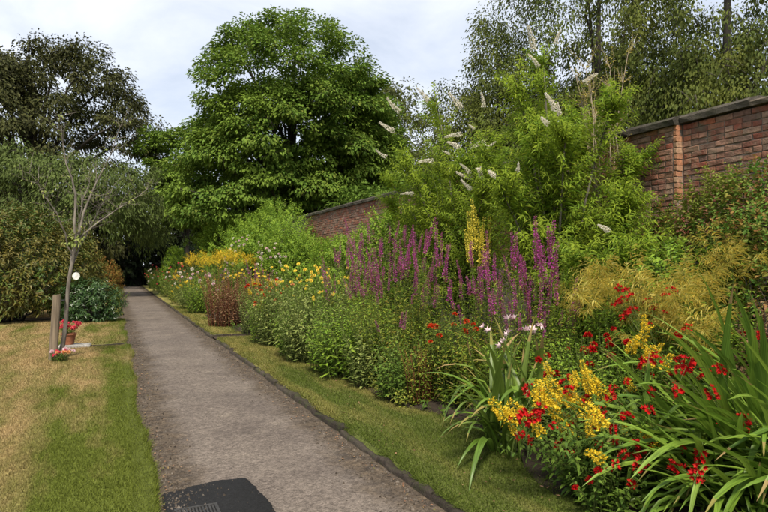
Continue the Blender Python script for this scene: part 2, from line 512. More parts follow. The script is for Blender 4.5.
# foliage
M['sycamore'] = leaf_mat('sycamore_leaf', [(.045, .075, .012), (.07, .112, .018), (.10, .142, .022), (.06, .098, .016), (.12, .13, .025)], .28, patch=(.10, .135, .02), patch_scale=.5, gain=(1.45, 1.6, 1.4))
M['beech'] = leaf_mat('dark_beech_leaf', [(.028, .026, .012), (.05, .045, .016), (.07, .062, .02), (.045, .05, .017)], .2, patch=(.065, .062, .02), patch_scale=.35, gain=(0.95, 1.1, 1.0))
M['birch'] = leaf_mat('birch_leaf', [(.04, .058, .016), (.062, .082, .02), (.085, .10, .028), (.05, .065, .02)], .28, patch=(.10, .11, .025), patch_scale=.8, gain=(1.35, 1.4, 1.1))
M['olive'] = leaf_mat('olive_tree_leaf', [(.055, .065, .025), (.075, .085, .03), (.095, .105, .04)], .25, gain=(1.35, 1.4, 1.1))
M['weeping'] = leaf_mat('weeping_leaf', [(.05, .07, .022), (.075, .10, .03), (.095, .12, .04)], .25, gain=(1.2, 1.25, 1.0))
M['yew'] = leaf_mat('yew_leaf', [(.012, .02, .007), (.02, .03, .01), (.028, .042, .014)], .1)
M['rhodo'] = leaf_mat('rhododendron_leaf', [(.03, .055, .012), (.05, .08, .016), (.08, .085, .018), (.12, .08, .02), (.05, .085, .018)], .15, .5, .25, patch=(.095, .075, .018), patch_scale=.9, gain=(1.3, 1.4, 1.1))
M['laurel'] = leaf_mat('laurel_leaf', [(.02, .05, .012), (.035, .075, .018), (.055, .10, .025)], .18, .35, .45, gain=1.15)
M['buddleia'] = leaf_mat('buddleia_leaf', [(.10, .16, .02), (.15, .21, .026), (.19, .24, .03), (.10, .17, .03), (.20, .22, .03)], .45, patch=(.17, .21, .024), patch_scale=1.1, gain=(1.6, 1.65, 1.25))
M['fresh'] = leaf_mat('fresh_green_leaf', [(.06, .125, .018), (.085, .165, .022), (.12, .20, .03), (.06, .13, .03)], .35, gain=(2.1, 1.75, 1.3))
M['mid'] = leaf_mat('mid_green_leaf', [(.035, .08, .014), (.055, .11, .018), (.075, .14, .022)], .3, gain=(1.8, 1.5, 1.3))
M['dull'] = leaf_mat('dull_green_leaf', [(.06, .095, .03), (.085, .125, .04), (.12, .165, .055), (.16, .20, .08)], .3, gain=(1.9, 1.65, 1.3))
M['lythrum'] = leaf_mat('loosestrife_leaf', [(.05, .10, .015), (.085, .145, .02), (.12, .17, .025), (.13, .11, .025)], .32, gain=(1.9, 1.65, 1.3))
M['strapleaf'] = leaf_mat('strap_leaf', [(.06, .125, .018), (.085, .165, .024), (.11, .19, .032), (.05, .11, .018)], .3, .42, .4, gain=(1.6, 1.4, 1.1), veins=True)
M['strap_dark'] = leaf_mat('dark_strap_leaf', [(.04, .085, .016), (.06, .115, .02), (.085, .145, .025)], .28, .42, .4, gain=(1.7, 1.4, 1.2), veins=True)
M['withered'] = leaf_mat('withered_leaf', [(.26, .20, .07), (.20, .19, .05), (.30, .20, .09)], .25)
M['brownbush'] = leaf_mat('brown_leaf', [(.12, .065, .04), (.19, .105, .06), (.25, .15, .085), (.10, .10, .03)], .25, gain=1.2)
M['creeper'] = leaf_mat('creeper_leaf', [(.05, .09, .018), (.075, .125, .025), (.12, .13, .03), (.22, .075, .035), (.06, .10, .02)], .3, patch=(.13, .12, .025), patch_scale=1.6, gain=(1.4, 1.8, 1.4))
M['orangebush'] = leaf_mat('orange_leaf', [(.30, .11, .03), (.20, .15, .03), (.12, .13, .03), (.34, .16, .05)], .3)
M['tan'] = leaf_mat('straw_plume', [(.36, .27, .05), (.44, .34, .07), (.26, .25, .045), (.48, .40, .13)], .35, gain=(1.45, 1.5, 1.5))
M['yellowing'] = leaf_mat('yellowing_leaf', [(.20, .24, .035), (.30, .30, .05), (.13, .19, .03)], .3)
# flowers
M['purple'] = leaf_mat('purple_petal', [(.30, .04, .21), (.40, .06, .29), (.24, .05, .12), (.44, .09, .33), (.26, .10, .12)], .3)
M['red'] = leaf_mat('red_petal', [(.36, .006, .007), (.46, .012, .01), (.28, .005, .007)], .25)
M['red_orange'] = leaf_mat('scarlet_petal', [(.55, .06, .015), (.45, .03, .01)], .25)
M['yellow'] = leaf_mat('yellow_petal', [(.60, .41, .015), (.66, .49, .04), (.54, .35, .012)], .25)
M['daisyyellow'] = leaf_mat('daisy_petal', [(.66, .46, .03), (.72, .55, .07), (.58, .42, .03)], .25)
M['lemon'] = leaf_mat('lemon_petal', [(.70, .60, .06), (.75, .65, .12), (.60, .50, .05)], .3)
M['white'] = leaf_mat('white_petal', [(.70, .66, .56), (.78, .75, .66), (.62, .55, .42)], .3)
M['pink'] = leaf_mat('pale_pink_petal', [(.72, .50, .54), (.78, .62, .64), (.66, .40, .46)], .3)
M['rose'] = leaf_mat('rose_petal', [(.62, .05, .10), (.70, .10, .14)], .25)
M['apricot'] = leaf_mat('apricot_petal', [(.72, .30, .12), (.75, .42, .2)], .25)

# ------------------------------------------------------------------ ground, lawn, path, verge, bed
mb = MB(); mb.add([(-600, -600, -.06), (600, -600, -.06), (600, 900, -.06), (-600, 900, -.06)], [(0, 1, 2, 3)])
struct(mb.obj('ground', M['ground']))


def sheet(x0, x1, y0, y1, nx, ny, zf):
    xs = np.linspace(0, 1, nx); ys = np.linspace(0, 1, ny)
    Y = y0 + (y1 - y0) * ys
    X0 = x0(Y) if callable(x0) else np.full(ny, x0); X1 = x1(Y) if callable(x1) else np.full(ny, x1)
    GX = X0[:, None] + (X1 - X0)[:, None] * xs[None]; GY = np.repeat(Y[:, None], nx, 1)
    V = np.stack([GX, GY, zf(GX, GY)], -1).reshape(-1, 3)
    i, j = np.meshgrid(np.arange(ny - 1), np.arange(nx - 1), indexing='ij')
    F = np.stack([i * nx + j, i * nx + j + 1, (i + 1) * nx + j + 1, (i + 1) * nx + j], -1).reshape(-1, 4)
    return V, F


def wav(x, y, s=1.0):
    return (np.sin(x * 3.1 * s + y * 1.7 * s) + np.sin(y * 2.3 * s - x * 1.3 * s + 1) + np.sin(x * 7.7 * s + y * 5.1 * s + 2) * .5) / 2.5


def edge_wob(y, a, seed):
    return a * (np.sin(y * 2.1 + seed) * .5 + np.sin(y * 5.3 + seed * 2) * .35 + np.sin(y * 13.1 + seed * 3) * .25 + np.sin(y * 29 + seed) * .15)


mb = MB()
V, F = sheet(-.25, 2.75, -6, 60, 40, 420, lambda x, y: .008 * wav(x, y) + .012 * (1 - ((x - 1.1) / .9) ** 2).clip(-1, 1)); mb.add(V, F, 0, True)
struct(mb.obj('path', M['path']))

LE = lambda y: PX0 + edge_wob(y, .03, 1.3) + edge_wob(y * .37, .05, 5.1)
Z_L = .035


def lawn_piece(y0, y1, name):
    mb = MB()
    ny = max(8, int((y1 - y0) * (9 if y0 < 20 else 2)))
    V, F = sheet(-14, lambda y: LE(y) - .16, y0, y1, 30, ny, lambda x, y: Z_L + .012 * wav(x, y, .5)); mb.add(V, F, 0, True)
    Y = np.linspace(y0, y1, ny * 3)
    prof = [(-.16, .012), (-.03, .012), (0.0, -.004), (.012, -.05)]
    X = LE(Y)
    rows = []
    for dx, dz in prof:
        jx = edge_wob(Y * 1.7, .014, 4) if dx > -.1 else 0
        xx = X + dx + jx
        rows.append(np.stack([xx, Y, Z_L + .012 * wav(X - .16, Y, .5) * (1 if dx < -.1 else .8) + (dz if dx > -.1 else 0)], -1))
    V = np.stack(rows, 1); k = len(prof); n = len(Y)
    i, j = np.meshgrid(np.arange(n - 1), np.arange(k - 1), indexing='ij')
    F = np.stack([i * k + j, i * k + j + 1, (i + 1) * k + j + 1, (i + 1) * k + j], -1).reshape(-1, 4)
    mb.add(V.reshape(-1, 3), F, 0, True)
    # end faces towards the cross strips
    for ye in (y0, y1):
        mb.add([(-14, ye, -.05), (float(LE(ye)) - .03, ye, -.05), (float(LE(ye)) - .03, ye, Z_L + .01), (-14, ye, Z_L + .01)], [(0, 1, 2, 3)])
    return struct(mb.obj(name, M['lawn']))


lawn_piece(-6, 19.3, 'lawn')
lawn_piece(21.0, 60, 'lawn')
mb = MB()
V, F = sheet(-1.0, .24, 0, 1, 60, 7, lambda x, y: 0 * x)
u = V[:, 1].copy(); V[:, 1] = 13.05 + (u - .5) * (.34 + .1 * np.sin(V[:, 0] * 9)) * np.clip((V[:, 0] + 1.0) * 3, .05, 1) + .03 * np.sin(V[:, 0] * 6)
V[:, 2] = Z_L + .012 * wav(V[:, 0], V[:, 1], .5) + .018 * np.sin(np.pi * u) - .006; mb.add(V, F, 0, True)
struct(mb.obj('cross_strip', M['soil']))
mb = MB()
V, F = sheet(-14, -.24, 19.1, 21.2, 60, 12, lambda x, y: .006 + .008 * wav(x, y)); mb.add(V, F, 0, True)
struct(mb.obj('side_path', M['path']))

# verge and bed
Z_V = .06
RE = lambda y: 2.0 + edge_wob(y, .012, 7.7)
BE = lambda y: 2.98 - .3 * np.clip((3.95 - y) / .6, 0, 1) - .22 * np.clip((y - 5) / 4, 0, 1) - .2 * np.clip((y - 13.2) / .6, 0, 1) + edge_wob(y * .6, .07, 2.2)


def verge_piece(y0, y1):
    mb = MB()
    V, F = sheet(lambda y: RE(y) + .012, lambda y: BE(y) + .1, y0, y1, 16, max(8, int((y1 - y0) * 9)), lambda x, y: Z_V + .012 * wav(x, y, .9) - .05 * np.clip(1 - (x - RE(y) - .012) / .085, 0, 1)); mb.add(V, F, 0, True)
    for ye in (y0, y1):
        mb.add([(2.06, ye, -.04), (2.6, ye, -.04), (2.6, ye, Z_V), (2.06, ye, Z_V)], [(0, 1, 2, 3)])
    return struct(mb.obj('verge', M['verge']))


verge_piece(-4, 13.15)
verge_piece(13.65, 50)
mb = MB()
V, F = sheet(BE, 6.72, -4, 50, 30, 240, lambda x, y: .05 + .05 * wav(x, y, 1.3) + .06 * np.clip((x - BE(y)) / .5, 0, 1) + .03 * wav(x, y, 5)); mb.add(V, F, 0, True)
struct(mb.obj('flower_bed', M['soil']))

# kerb: edging stones along the right side of the path
kerb = thing('kerb', 'low dark mossy stone edging between the path and the verge', 'kerb', (0, 0, 0))
y = -3.0; k = 0
kb_me = []
for s in range(7):
    g = np.random.default_rng(s); n = 9
    mb = MB(); rows = []
    for i in range(n):
        t = i / (n - 1) - .5
        h = .056 + g.normal(0, .009); wl_, wr_ = .0 + g.normal(0, .006), .075 + g.normal(0, .005)
        rows.append([(wl_ - .004, t, -.05), (wl_, t, h - .016), (wl_ + .014, t, h), (wr_ - .012, t, h + g.normal(0, .003)), (wr_, t, h - .03), (wr_, t, -.05)])
    V = np.array(rows).reshape(-1, 3); kk = 6
    i, j = np.meshgrid(np.arange(n - 1), np.arange(kk - 1), indexing='ij')
    mb.add(V, np.stack([i * kk + j, (i + 1) * kk + j, (i + 1) * kk + j + 1, i * kk + j + 1], -1).reshape(-1, 4), 0, True)
    mb.add(V[:6], [(0, 1, 2, 3, 4, 5)]); mb.add(V[-6:], [(5, 4, 3, 2, 1, 0)])
    kb_me.append(mb.mesh('edging_stone', M['kerb']))
while y < 48:
    L = random.uniform(.55, .95)
    if not (12.9 < y + L / 2 < 13.9):
        o = link('edging_stone', random.choice(kb_me), kerb, (float(RE(np.array(y + L / 2))) - .03, y + L / 2, random.uniform(-.02, .006)))
        o.scale = (random.uniform(.7, 1.1), L - .008, 1); o.rotation_euler = (random.gauss(0, .012), random.gauss(.05, .08), random.gauss(0, .02))
    y += L
mb = MB(); V, F = sheet(2.0, 2.75, 13.05, 13.75, 8, 8, lambda x, y: .036 + .006 * wav(x, y, 3)); mb.add(V, F, 0, True)
struct(mb.obj('cross_strip', M['soil']))
# low brick edging that crosses the verge
ce = thing('brick_edging', 'low row of dark bricks set across the grass verge', 'edging', (1.98, 13.6, 0))
mb = MB(); box(mb, -.105, .105, -.05, .05, -.04, .06)
bm_ = mb.mesh('brick', M['kerb'])
for i in range(4):
    o = link('brick', bm_, ce, (.16 + i * .218, random.gauss(0, .008), random.uniform(.0, .012)))
    o.rotation_euler = (0, random.gauss(0, .03), random.gauss(0, .03))


# ------------------------------------------------------------------ brick wall
WX = 6.7
Y_J = 5.42
WALL_TOP = 3.44
wall = thing('garden_wall', 'tall old red brick garden wall with stone coping behind the flower border', 'wall', (WX, 0, 0))
mb = MB()
box(mb, -.088, .36, Y_J + .012, 34, -.1, WALL_TOP - .02)
box(mb, .012, .358, -3, Y_J + .008, -.1, WALL_TOP - .022)
mb.obj('mortar', M['mortar'], wall)


def brick_mesh(L, seed, mat):
    g = np.random.default_rng(seed)
    mb = MB(); a, b, c = L / 2, .0325, .0505
    e = .006
    v = []
    for (x, m_) in ((-c, e * 1.3), (-c + e, 0), (c, 0)):
        for (sy, sz) in ((-1, -1), (1, -1), (1, 1), (-1, 1)):
            v.append((x + g.normal(0, .002), sy * (a - m_) + g.normal(0, .002), sz * (b - m_) + g.normal(0, .002)))
    f = [(0, 3, 2, 1)]
    for r_ in (0, 4):
        for i in range(4):
            j = (i + 1) % 4
            f.append((r_ + i, r_ + j, r_ + 4 + j, r_ + 4 + i))
    f = [tuple(x) for x in f]
    mb.add(v, f)
    return mb


STR = [brick_mesh(.218, s, None) for s in range(6)]
HED = [brick_mesh(.104, 20 + s, None) for s in range(4)]
STRm = [b.mesh('brick', M['brick']) for b in STR]; HEDm = [b.mesh('brick', M['brick']) for b in HED]
QUOm = [brick_mesh(.058, 40 + s, None).mesh('brick', M['quoin']) for s in range(4)]
cand = []
for course in range(int((WALL_TOP) / .075) + 1):
    z = WALL_TOP - .02 - .0375 - course * .075
    if z < .3: break
    header = course % 4 == 2
    for (ya, yb, xo) in ((-3.0, Y_J, 0.0), (Y_J, 34.0, -.10)):
        d = -1 if yb == Y_J else 1
        y = Y_J + d * .006; first = True
        if d > 0:
            cand.append((Y_J + .036, z, xo, None)); y = Y_J + .072
        while ya < y < yb + .01 and abs(y - Y_J) < (yb - ya) - .2:
            hd = header or (first and course % 2 == 1)
            p = .114 if hd else .228
            cand.append((y + d * p / 2, z, xo, hd)); y += d * p; first = False
near, rest = [], []
for c in cand:
    y, z, xo, hd = c
    px_ok = 4.0 < y < 7.6 and z > 2.15
    (near if px_ok else rest).append(c)
near.sort(key=lambda c: -c[1])
rest += near[290:]; near = near[:290]
for (y, z, xo, hd) in near:
    me = random.choice(QUOm) if hd is None else random.choice(HEDm if hd else STRm)
    o = link('brick', me, wall, (xo + .0505 + random.uniform(-.005, .006), y + random.gauss(0, .003), z + random.gauss(0, .002)))
    o.rotation_euler = (random.gauss(0, .01), random.gauss(0, .012), random.gauss(0, .012))
mb = MB()
for (y, z, xo, hd) in rest:
    if y > 21.8 or z < (.9 if y < 3.6 else 1.8): continue
    if hd is None: hd = True
    b = random.choice(HED if hd else STR)
    off = np.array((xo + .0505 + random.uniform(-.005, .006), y, z))
    mb.add(b.v[0] + off, b.f[0])
ro = mb.obj('brickwork', M['brick'], wall); ro['kind'] = 'stuff'


def cope_mesh(seed, ov, th, w):
    g = np.random.default_rng(seed); mb = MB(); n = 6; rows = []
    for i in range(n):
        t = i / (n - 1) - .5
        d = g.normal(0, .005, 7)
        rows.append([(-ov + d[0], t, 0), (-ov + d[1] - .004, t, th * .55), (-ov + .025 + d[2], t, th * .85), (w * .3, t, th + .02 + d[3]), (w * .7, t, th + .02 + d[4]), (w + ov, t, th * .6), (w + ov, t, 0)])
    V = np.array(rows).reshape(-1, 3); kk = 7
    i, j = np.meshgrid(np.arange(n - 1), np.arange(kk), indexing='ij'); j2 = (j + 1) % kk
    mb.add(V, np.stack([i * kk + j, (i + 1) * kk + j, (i + 1) * kk + j2, i * kk + j2], -1).reshape(-1, 4))
    mb.add(V[:7], [tuple(range(7))]); mb.add(V[-7:], [tuple(range(6, -1, -1))])
    return mb


CPd = [cope_mesh(s, .055, .125, .44).mesh('coping_stone', M['coping']) for s in range(4)]
CPl = [cope_mesh(10 + s, .07, .085, .36).mesh('coping_stone', M['coping_lt']) for s in range(4)]
y = -3.0
while y < Y_J - .05:
    L = min(random.uniform(.6, .85), Y_J - y)
    if Y_J - (y + L) < .3: L = Y_J - y
    o = link('coping_stone', random.choice(CPl if random.random() < .75 else CPd), wall, (0, y + L / 2, WALL_TOP - .018 + random.uniform(0, .012)))
    o.scale = (1, L - .012, 1); o.rotation_euler = (random.gauss(0, .006), random.gauss(0, .012), 0); y += L
y = Y_J
while y < 33.6:
    L = random.uniform(.65, .95)
    o = link('coping_stone', random.choice(CPd), wall, (-.10, y + L / 2, WALL_TOP - .018 + random.uniform(0, .012) - .02))
    o.scale = (1, L - .012, 1); o.rotation_euler = (random.gauss(0, .006), random.gauss(0, .012), 0); y += L


# ------------------------------------------------------------------ trees
def tree(name, label, cat, loc, trunk_h, trunk_r, blobs, leaf, bark, L, W, clumps, per, rc, seed, flat=.6, hang=0.0, limbs=30, amp=.22, shell=.5, low=-1.0, lean=(0, 0), group=None, top=None, droop=.3, thin=None):
    global rng
    rng = np.random.default_rng(seed)
    t = thing(name, label, cat, (*loc, 0), group)
    C = []
    vol = np.array([b[3] * b[4] * b[5] for b in blobs]) ** .67
    for bi, b in enumerate(blobs):
        n = int(clumps * vol[bi] / vol.sum()) + 1
        D = rdir(n, low)
        r = (shell + (1 - shell) * rng.random(n) ** .45) * lump(D, seed + bi, amp)
        C.append(np.array(b[:3]) + D * r[:, None] * np.array(b[3:6]))
    C = np.concatenate(C)
    C = C[C[:, 2] > .4]
    if thin: C = C[(C[:, 1] < thin) | (rng.random(len(C)) < .3)]
    n = len(C)
    cen = np.average(np.array([b[:3] for b in blobs]), axis=0, weights=vol)
    size = rng.uniform(.65, 1.3, n) * rc
    mb = MB()
    D = rdir(n * per); D = D.reshape(n, per, 3)
    rr = rng.random((n, per)) ** .5
    off = D * rr[..., None] * size[:, None, None] * np.array([1, 1, flat])
    off[..., 2] -= .25 * (off[..., 0] ** 2 + off[..., 1] ** 2) / size[:, None] * (1 + 0 * rr)
    if hang:
        off[..., 2] -= hang * rng.random((n, per)) ** 1.3 * size[:, None] * 2
    P = C[:, None] + off
    out = nrm(C - cen)[:, None] * .6 + nrm(off) * .9 + rng.normal(0, .45, (n, per, 3)) + np.array([0, 0, -.25 - .35 * hang])
    U = np.array([0, 0, 1.0]) + rng.normal(0, .45, (n, per, 3)) + nrm(C - cen)[:, None] * .4
    s = rng.uniform(.65, 1.25, n * per)
    leaves(mb, P.reshape(-1, 3), out.reshape(-1, 3), U.reshape(-1, 3), L * s, W * s, droop)
    # twigs in each clump
    k = 2
    tw0 = np.repeat(C - np.array([0, 0, .3]) * size[:, None], k, 0); tw2 = tw0 + rdir(n * k) * np.repeat(size, k)[:, None] * np.array([.9, .9, .4 + hang * .3])
    if hang: tw2[:, 2] -= np.repeat(size, k) * hang
    mb2 = MB()
    stems(mb2, bez(tw0, (tw0 + tw2) / 2 + np.array([0, 0, .1]), tw2, np.linspace(0, 1, 3)), .012, .004)
    mb.obj('crown', leaf, t)
    # trunk and limbs
    top = top or max(b[2] + b[5] * .55 for b in blobs)
    ks = 9; zz = np.linspace(0, 1, ks)
    tp = np.stack([lean[0] * zz ** 1.5 + np.sin(zz * 5 + seed) * .12 * trunk_r * 4 * zz, lean[1] * zz ** 1.5 + np.cos(zz * 4 + seed) * .12 * trunk_r * 4 * zz, zz * top], -1)
    rad = trunk_r * (1 - .86 * zz) * (1 + .5 * np.exp(-zz * 14))
    tube(mb2, tp, rad, 9)
    idx = rng.choice(n, min(limbs, n), replace=False)
    for i in idx:
        c = C[i]
        h = np.clip((c[2] * .62) / top, trunk_h / top, .95) * rng.uniform(.8, 1.0)
        h = max(h, trunk_h / top * .9)
        st = np.array([np.interp(h, zz, tp[:, a]) for a in range(3)]); r0 = np.interp(h, zz, rad) * .5
        mid = st * .45 + c * .55 + np.array([0, 0, .12 * np.linalg.norm(c - st)])
        pts = bez(st[None], mid[None], c[None], np.linspace(0, 1, 7))[0]
        pts[1:-1] += rng.normal(0, .03 * np.linalg.norm(c - st) / 3, (5, 3))
        tube(mb2, pts, np.linspace(r0, max(.012, r0 * .14), 7), 5)
    mb2.obj('trunk', bark, t)
    return t


tree('broadleaf_tree', 'big domed bright green tree rising behind the far end of the brick wall', 'tree', (8.3, 29.5), 3.2, .42,
     [(-.2, 0, 9.75, 4.85, 4.8, 4.7), (0, 0, 7.6, 5.2, 5.0, 3.6), (-2.9, -.6, 5.0, 3.0, 3.4, 3.4), (2.3, 0, 5.8, 3.6, 3.6, 3.2), (2.4, 0, 8.6, 3.4, 3.4, 3.2)],
     M['sycamore'], M['bark'], .165, .115, 1000, 215, .72, 21, flat=.5, limbs=50, amp=.07, shell=.6, thin=2.0)
tree('broadleaf_tree', 'slim light green tree leaning over the path beside the big domed tree', 'tree', (4.5, 41.5), 3.0, .16,
     [(-1.0, 0, 9.0, 1.9, 1.7, 1.9), (-.4, -.4, 6.2, 2.0, 1.8, 2.1)],
     M['sycamore'], M['bark'], .2, .14, 90, 200, .6, 23, flat=.55, limbs=14, amp=.2)
tree('beech_tree', 'huge dark bronze leaved tree towering behind the round bush on the lawn', 'tree', (-5.0, 46.0), 3.0, .6,
     [(0, 0, 8.6, 7.7, 6.5, 7.6), (2.2, 0, 13.2, 4.6, 4.5, 4.2), (-5.0, 0, 12.5, 4.8, 5, 4.6), (-6, 0, 5, 6, 6, 5)],
     M['beech'], M['bark'], .24, .13, 800, 130, .95, 31, flat=.5, hang=.3, limbs=50, amp=.15, shell=.5, thin=2.0)
tree('weeping_tree', 'grey green fine leaved tree spreading low over the far path', 'tree', (-2.9, 33.5), 2.2, .2,
     [(1.6, -.2, 5.4, 4.3, 3.2, 2.3), (-1.5, 0, 5.0, 3.0, 3.0, 2.6), (4.3, .3, 4.6, 1.8, 2.0, 1.6)],
     M['weeping'], M['bark'], .17, .07, 300, 125, .7, 41, flat=.45, hang=.5, limbs=30, amp=.2, lean=(.6, 0))
tree('evergreen_tree', 'very dark dense evergreen closing off the far end of the path', 'tree', (1.6, 52.0), 1.0, .4,
     [(0, 0, 3.2, 6.5, 3.5, 4.6), (-6, 2, 3.4, 6, 3.5, 5.0), (7, 0, 4.0, 6.0, 3.5, 5.2)],
     M['yew'], M['bark'], .34, .18, 560, 65, 1.0, 51, flat=.9, limbs=20, amp=.12, shell=.25)
tree('evergreen_tree', 'dark evergreen standing deeper in the wood behind the path end', 'tree', (-1.0, 62.0), 1.0, .4,
     [(0, 0, 4, 9, 4, 5.4), (-11, 0, 4, 8, 4, 6), (12, 0, 4.5, 9, 4, 6)],
     M['yew'], M['bark'], .5, .3, 480, 45, 1.3, 52, flat=.9, limbs=20, amp=.12, shell=.2)
tree('olive_toned_tree', 'dull olive feathery tree half hidden behind the big domed tree', 'tree', (14.6, 33.0), 3, .25,
     [(0, 0, 7.4, 3.4, 3.2, 5.2), (1.6, 0, 5.6, 3.0, 3, 4.0)],
     M['olive'], M['bark'], .22, .11, 250, 130, .85, 61, flat=.7, hang=.4, limbs=26, amp=.16)
tree('laurel_hedge_tree', 'low dark green leafy tree close behind the far stretch of wall', 'tree', (9.3, 20.5), 1.2, .16,
     [(0, 0, 2.9, 1.6, 4.0, 1.8), (.3, -3.5, 2.8, 1.5, 2.4, 1.7), (.5, -7, 2.8, 1.5, 2.4, 1.6)],
     M['mid'], M['bark'], .19, .11, 170, 110, .6, 66, flat=.7, limbs=16, amp=.15)
# birches over the wall: pendulous
BG = 'birches behind the wall'
tree('birch_tree', 'airy small leaved birch with hanging twigs, its rounded top lower than its neighbours', 'tree', (10.9, 15.4), 2.6, .13,
     [(0, 0, 6.8, 1.9, 1.8, 2.2), (-.5, .6, 5.4, 1.9, 1.9, 1.9), (.9, -.5, 4.8, 1.9, 1.9, 1.9)],
     M['birch'], M['bark'], .08, .052, 300, 185, .45, 71, flat=.5, hang=.7, limbs=16, amp=.28, shell=.4, group=BG)
tree('birch_tree', 'tall birch with dark hanging foliage behind the white flowered shrub', 'tree', (12.9, 13.2), 3.0, .2,
     [(-.3, 0, 8.8, 2.7, 2.6, 4.0), (-.6, .2, 5.4, 2.6, 2.5, 2.2), (.5, -.8, 5.2, 2.5, 2.5, 2.6)],
     M['birch'], M['bark'], .08, .052, 470, 185, .5, 72, flat=.5, hang=.8, limbs=12, amp=.25, shell=.35, group=BG)
tree('birch_tree', 'tall birch overhanging the wall above the pale brick joint', 'tree', (13.6, 9.7), 3.0, .22,
     [(0, 0, 8.6, 2.9, 2.7, 4.4), (-.2, .3, 5.4, 2.7, 2.5, 2.3), (.2, -1.2, 5.2, 2.6, 2.5, 2.6)],
     M['birch'], M['bark'], .08, .052, 470, 180, .5, 73, flat=.5, hang=.8, limbs=9, amp=.25, shell=.35, group=BG)


# ------------------------------------------------------------------ flower meshes (shared)
def petal_ring(mb, c, ax, n, L, W, open_, mi=0, droop=0.0, phase=0.0):
    ax = np.array(ax, float) / np.linalg.norm(ax)
    ref = np.array([1.0, 0, 0]) if abs(ax[0]) < .8 else np.array([0, 1.0, 0])
    A = nrm(np.cross(ax, ref)); B = np.cross(ax, A)
    a = np.linspace(0, 6.2832, n, endpoint=False) + phase
    rad = np.cos(a)[:, None] * A + np.sin(a)[:, None] * B
    D = ax * math.cos(open_) + rad * math.sin(open_)
    U = ax * math.sin(open_) - rad * math.cos(open_)
    P = np.repeat(np.array(c, float)[None], n, 0)
    leaves(mb, P, D, U + 1e-4, np.full(n, L), np.full(n, W), droop, mi, False)


def spike_mesh(seed, length, rad, n, pl, mats, taper=.5, bend=0.0, thick=.004, tip_bare=.0):
    """dense flower spike along +Z"""
    global rng
    rng = np.random.default_rng(seed); mb = MB()
    t = np.sort(rng.random(n)) ** .9
    a = np.arange(n) * 2.4 + rng.normal(0, .4, n)
    cx = bend * t ** 2 * length
    r = rad * (1 - taper * t) * rng.uniform(.25, .8, n)
    P = np.stack([cx + np.cos(a) * r, np.sin(a) * r, t * length], -1)
    D = np.stack([np.cos(a), np.sin(a), rng.uniform(-.1, .7, n)], -1) + rng.normal(0, .35, (n, 3))
    s = (1 - .5 * t) * rng.uniform(.7, 1.3, n)
    leaves(mb, P, D, rdir(n) + np.array([0, 0, .6]), pl * s, pl * .75 * s, .1)
    z = np.linspace(-.02, 1.04, 6)
    tube(mb, np.stack([bend * np.clip(z, 0, 2) ** 2 * length, 0 * z, z * length], -1), np.linspace(thick, thick * .3, 6), 4, 1)
    return mb.mesh('flower_spike', mats)


SP_PURPLE = [spike_mesh(s, .22 + .09 * (s % 4), .023, 170, .019, [M['purple'], M['stem_red']], .55, .04 * (s % 3 - 1)) for s in range(5)]
SP_WHITE = [spike_mesh(20 + s, .29, .046, 340, .024, [M['white'], M['stem']], .75, .25) for s in range(4)]
SP_YELLOW = [spike_mesh(30 + s, .15, .044, 210, .02, [M['yellow'], M['stem']], .4, .25 * (s % 3)) for s in range(4)]
SP_LEMON = [spike_mesh(40 + s, .62, .036, 260, .03, [M['lemon'], M['stem']], .6, .03) for s in range(3)]


def crocosmia_flower(seed):
    global rng
    rng = np.random.default_rng(seed); mb = MB()
    for i in range(9):
        t = i / 8; side = 1 if i % 2 else -1
        c = (t * .075 - .03, side * .012 + rng.normal(0, .005), .012 * math.sin(t * 3) + rng.normal(0, .006))
        petal_ring(mb, c, (rng.normal(.3, .4), side * .7 + rng.normal(0, .3), .8), 6, .034 - .012 * t, .013, .75, phase=rng.uniform(0, 6))
    tube(mb, [(-.09, 0, -.03), (-.03, 0, 0), (.05, 0, .008)], [.002, .002, .001], 4, 1)
    return mb.mesh('flower', [M['red'], M['stem']])


def lily_flower(seed):
    global rng
    rng = np.random.default_rng(seed); mb = MB()
    petal_ring(mb, (0, 0, 0), (0, 0, 1), 3, .085, .03, .75, droop=.12)
    petal_ring(mb, (0, 0, .002), (0, 0, 1), 3, .08, .026, .85, droop=.12, phase=1.05)
    tube(mb, [(0, 0, -.06), (0, 0, 0)], [.004, .007], 5, 1)
    return mb.mesh('flower', [M['pink'], M['stem']])


def daisy_mesh(seed, mat, r=.036, n=13):
    global rng
    rng = np.random.default_rng(seed); mb = MB()
    petal_ring(mb, (0, 0, 0), (0, 0, 1), n, r, r * .5, 1.35)
    petal_ring(mb, (0, 0, .006), (0, 0, 1), n - 3, r * .7, r * .4, .9, phase=.2)
    petal_ring(mb, (0, 0, .008), (0, 0, 1), 7, r * .35, r * .25, .5, 1)
    return mb.mesh('flower', [mat, M['apricot']])


def pom_mesh(seed, mat, r=.03, n=60):
    global rng
    rng = np.random.default_rng(seed); mb = MB()
    D = rdir(n, -.2); leaves(mb, D * r * .3, D + rng.normal(0, .3, (n, 3)), rdir(n) + np.array([0, 0, .5]), r * .9, r * .6, .1)
    return mb.mesh('flower', [mat])


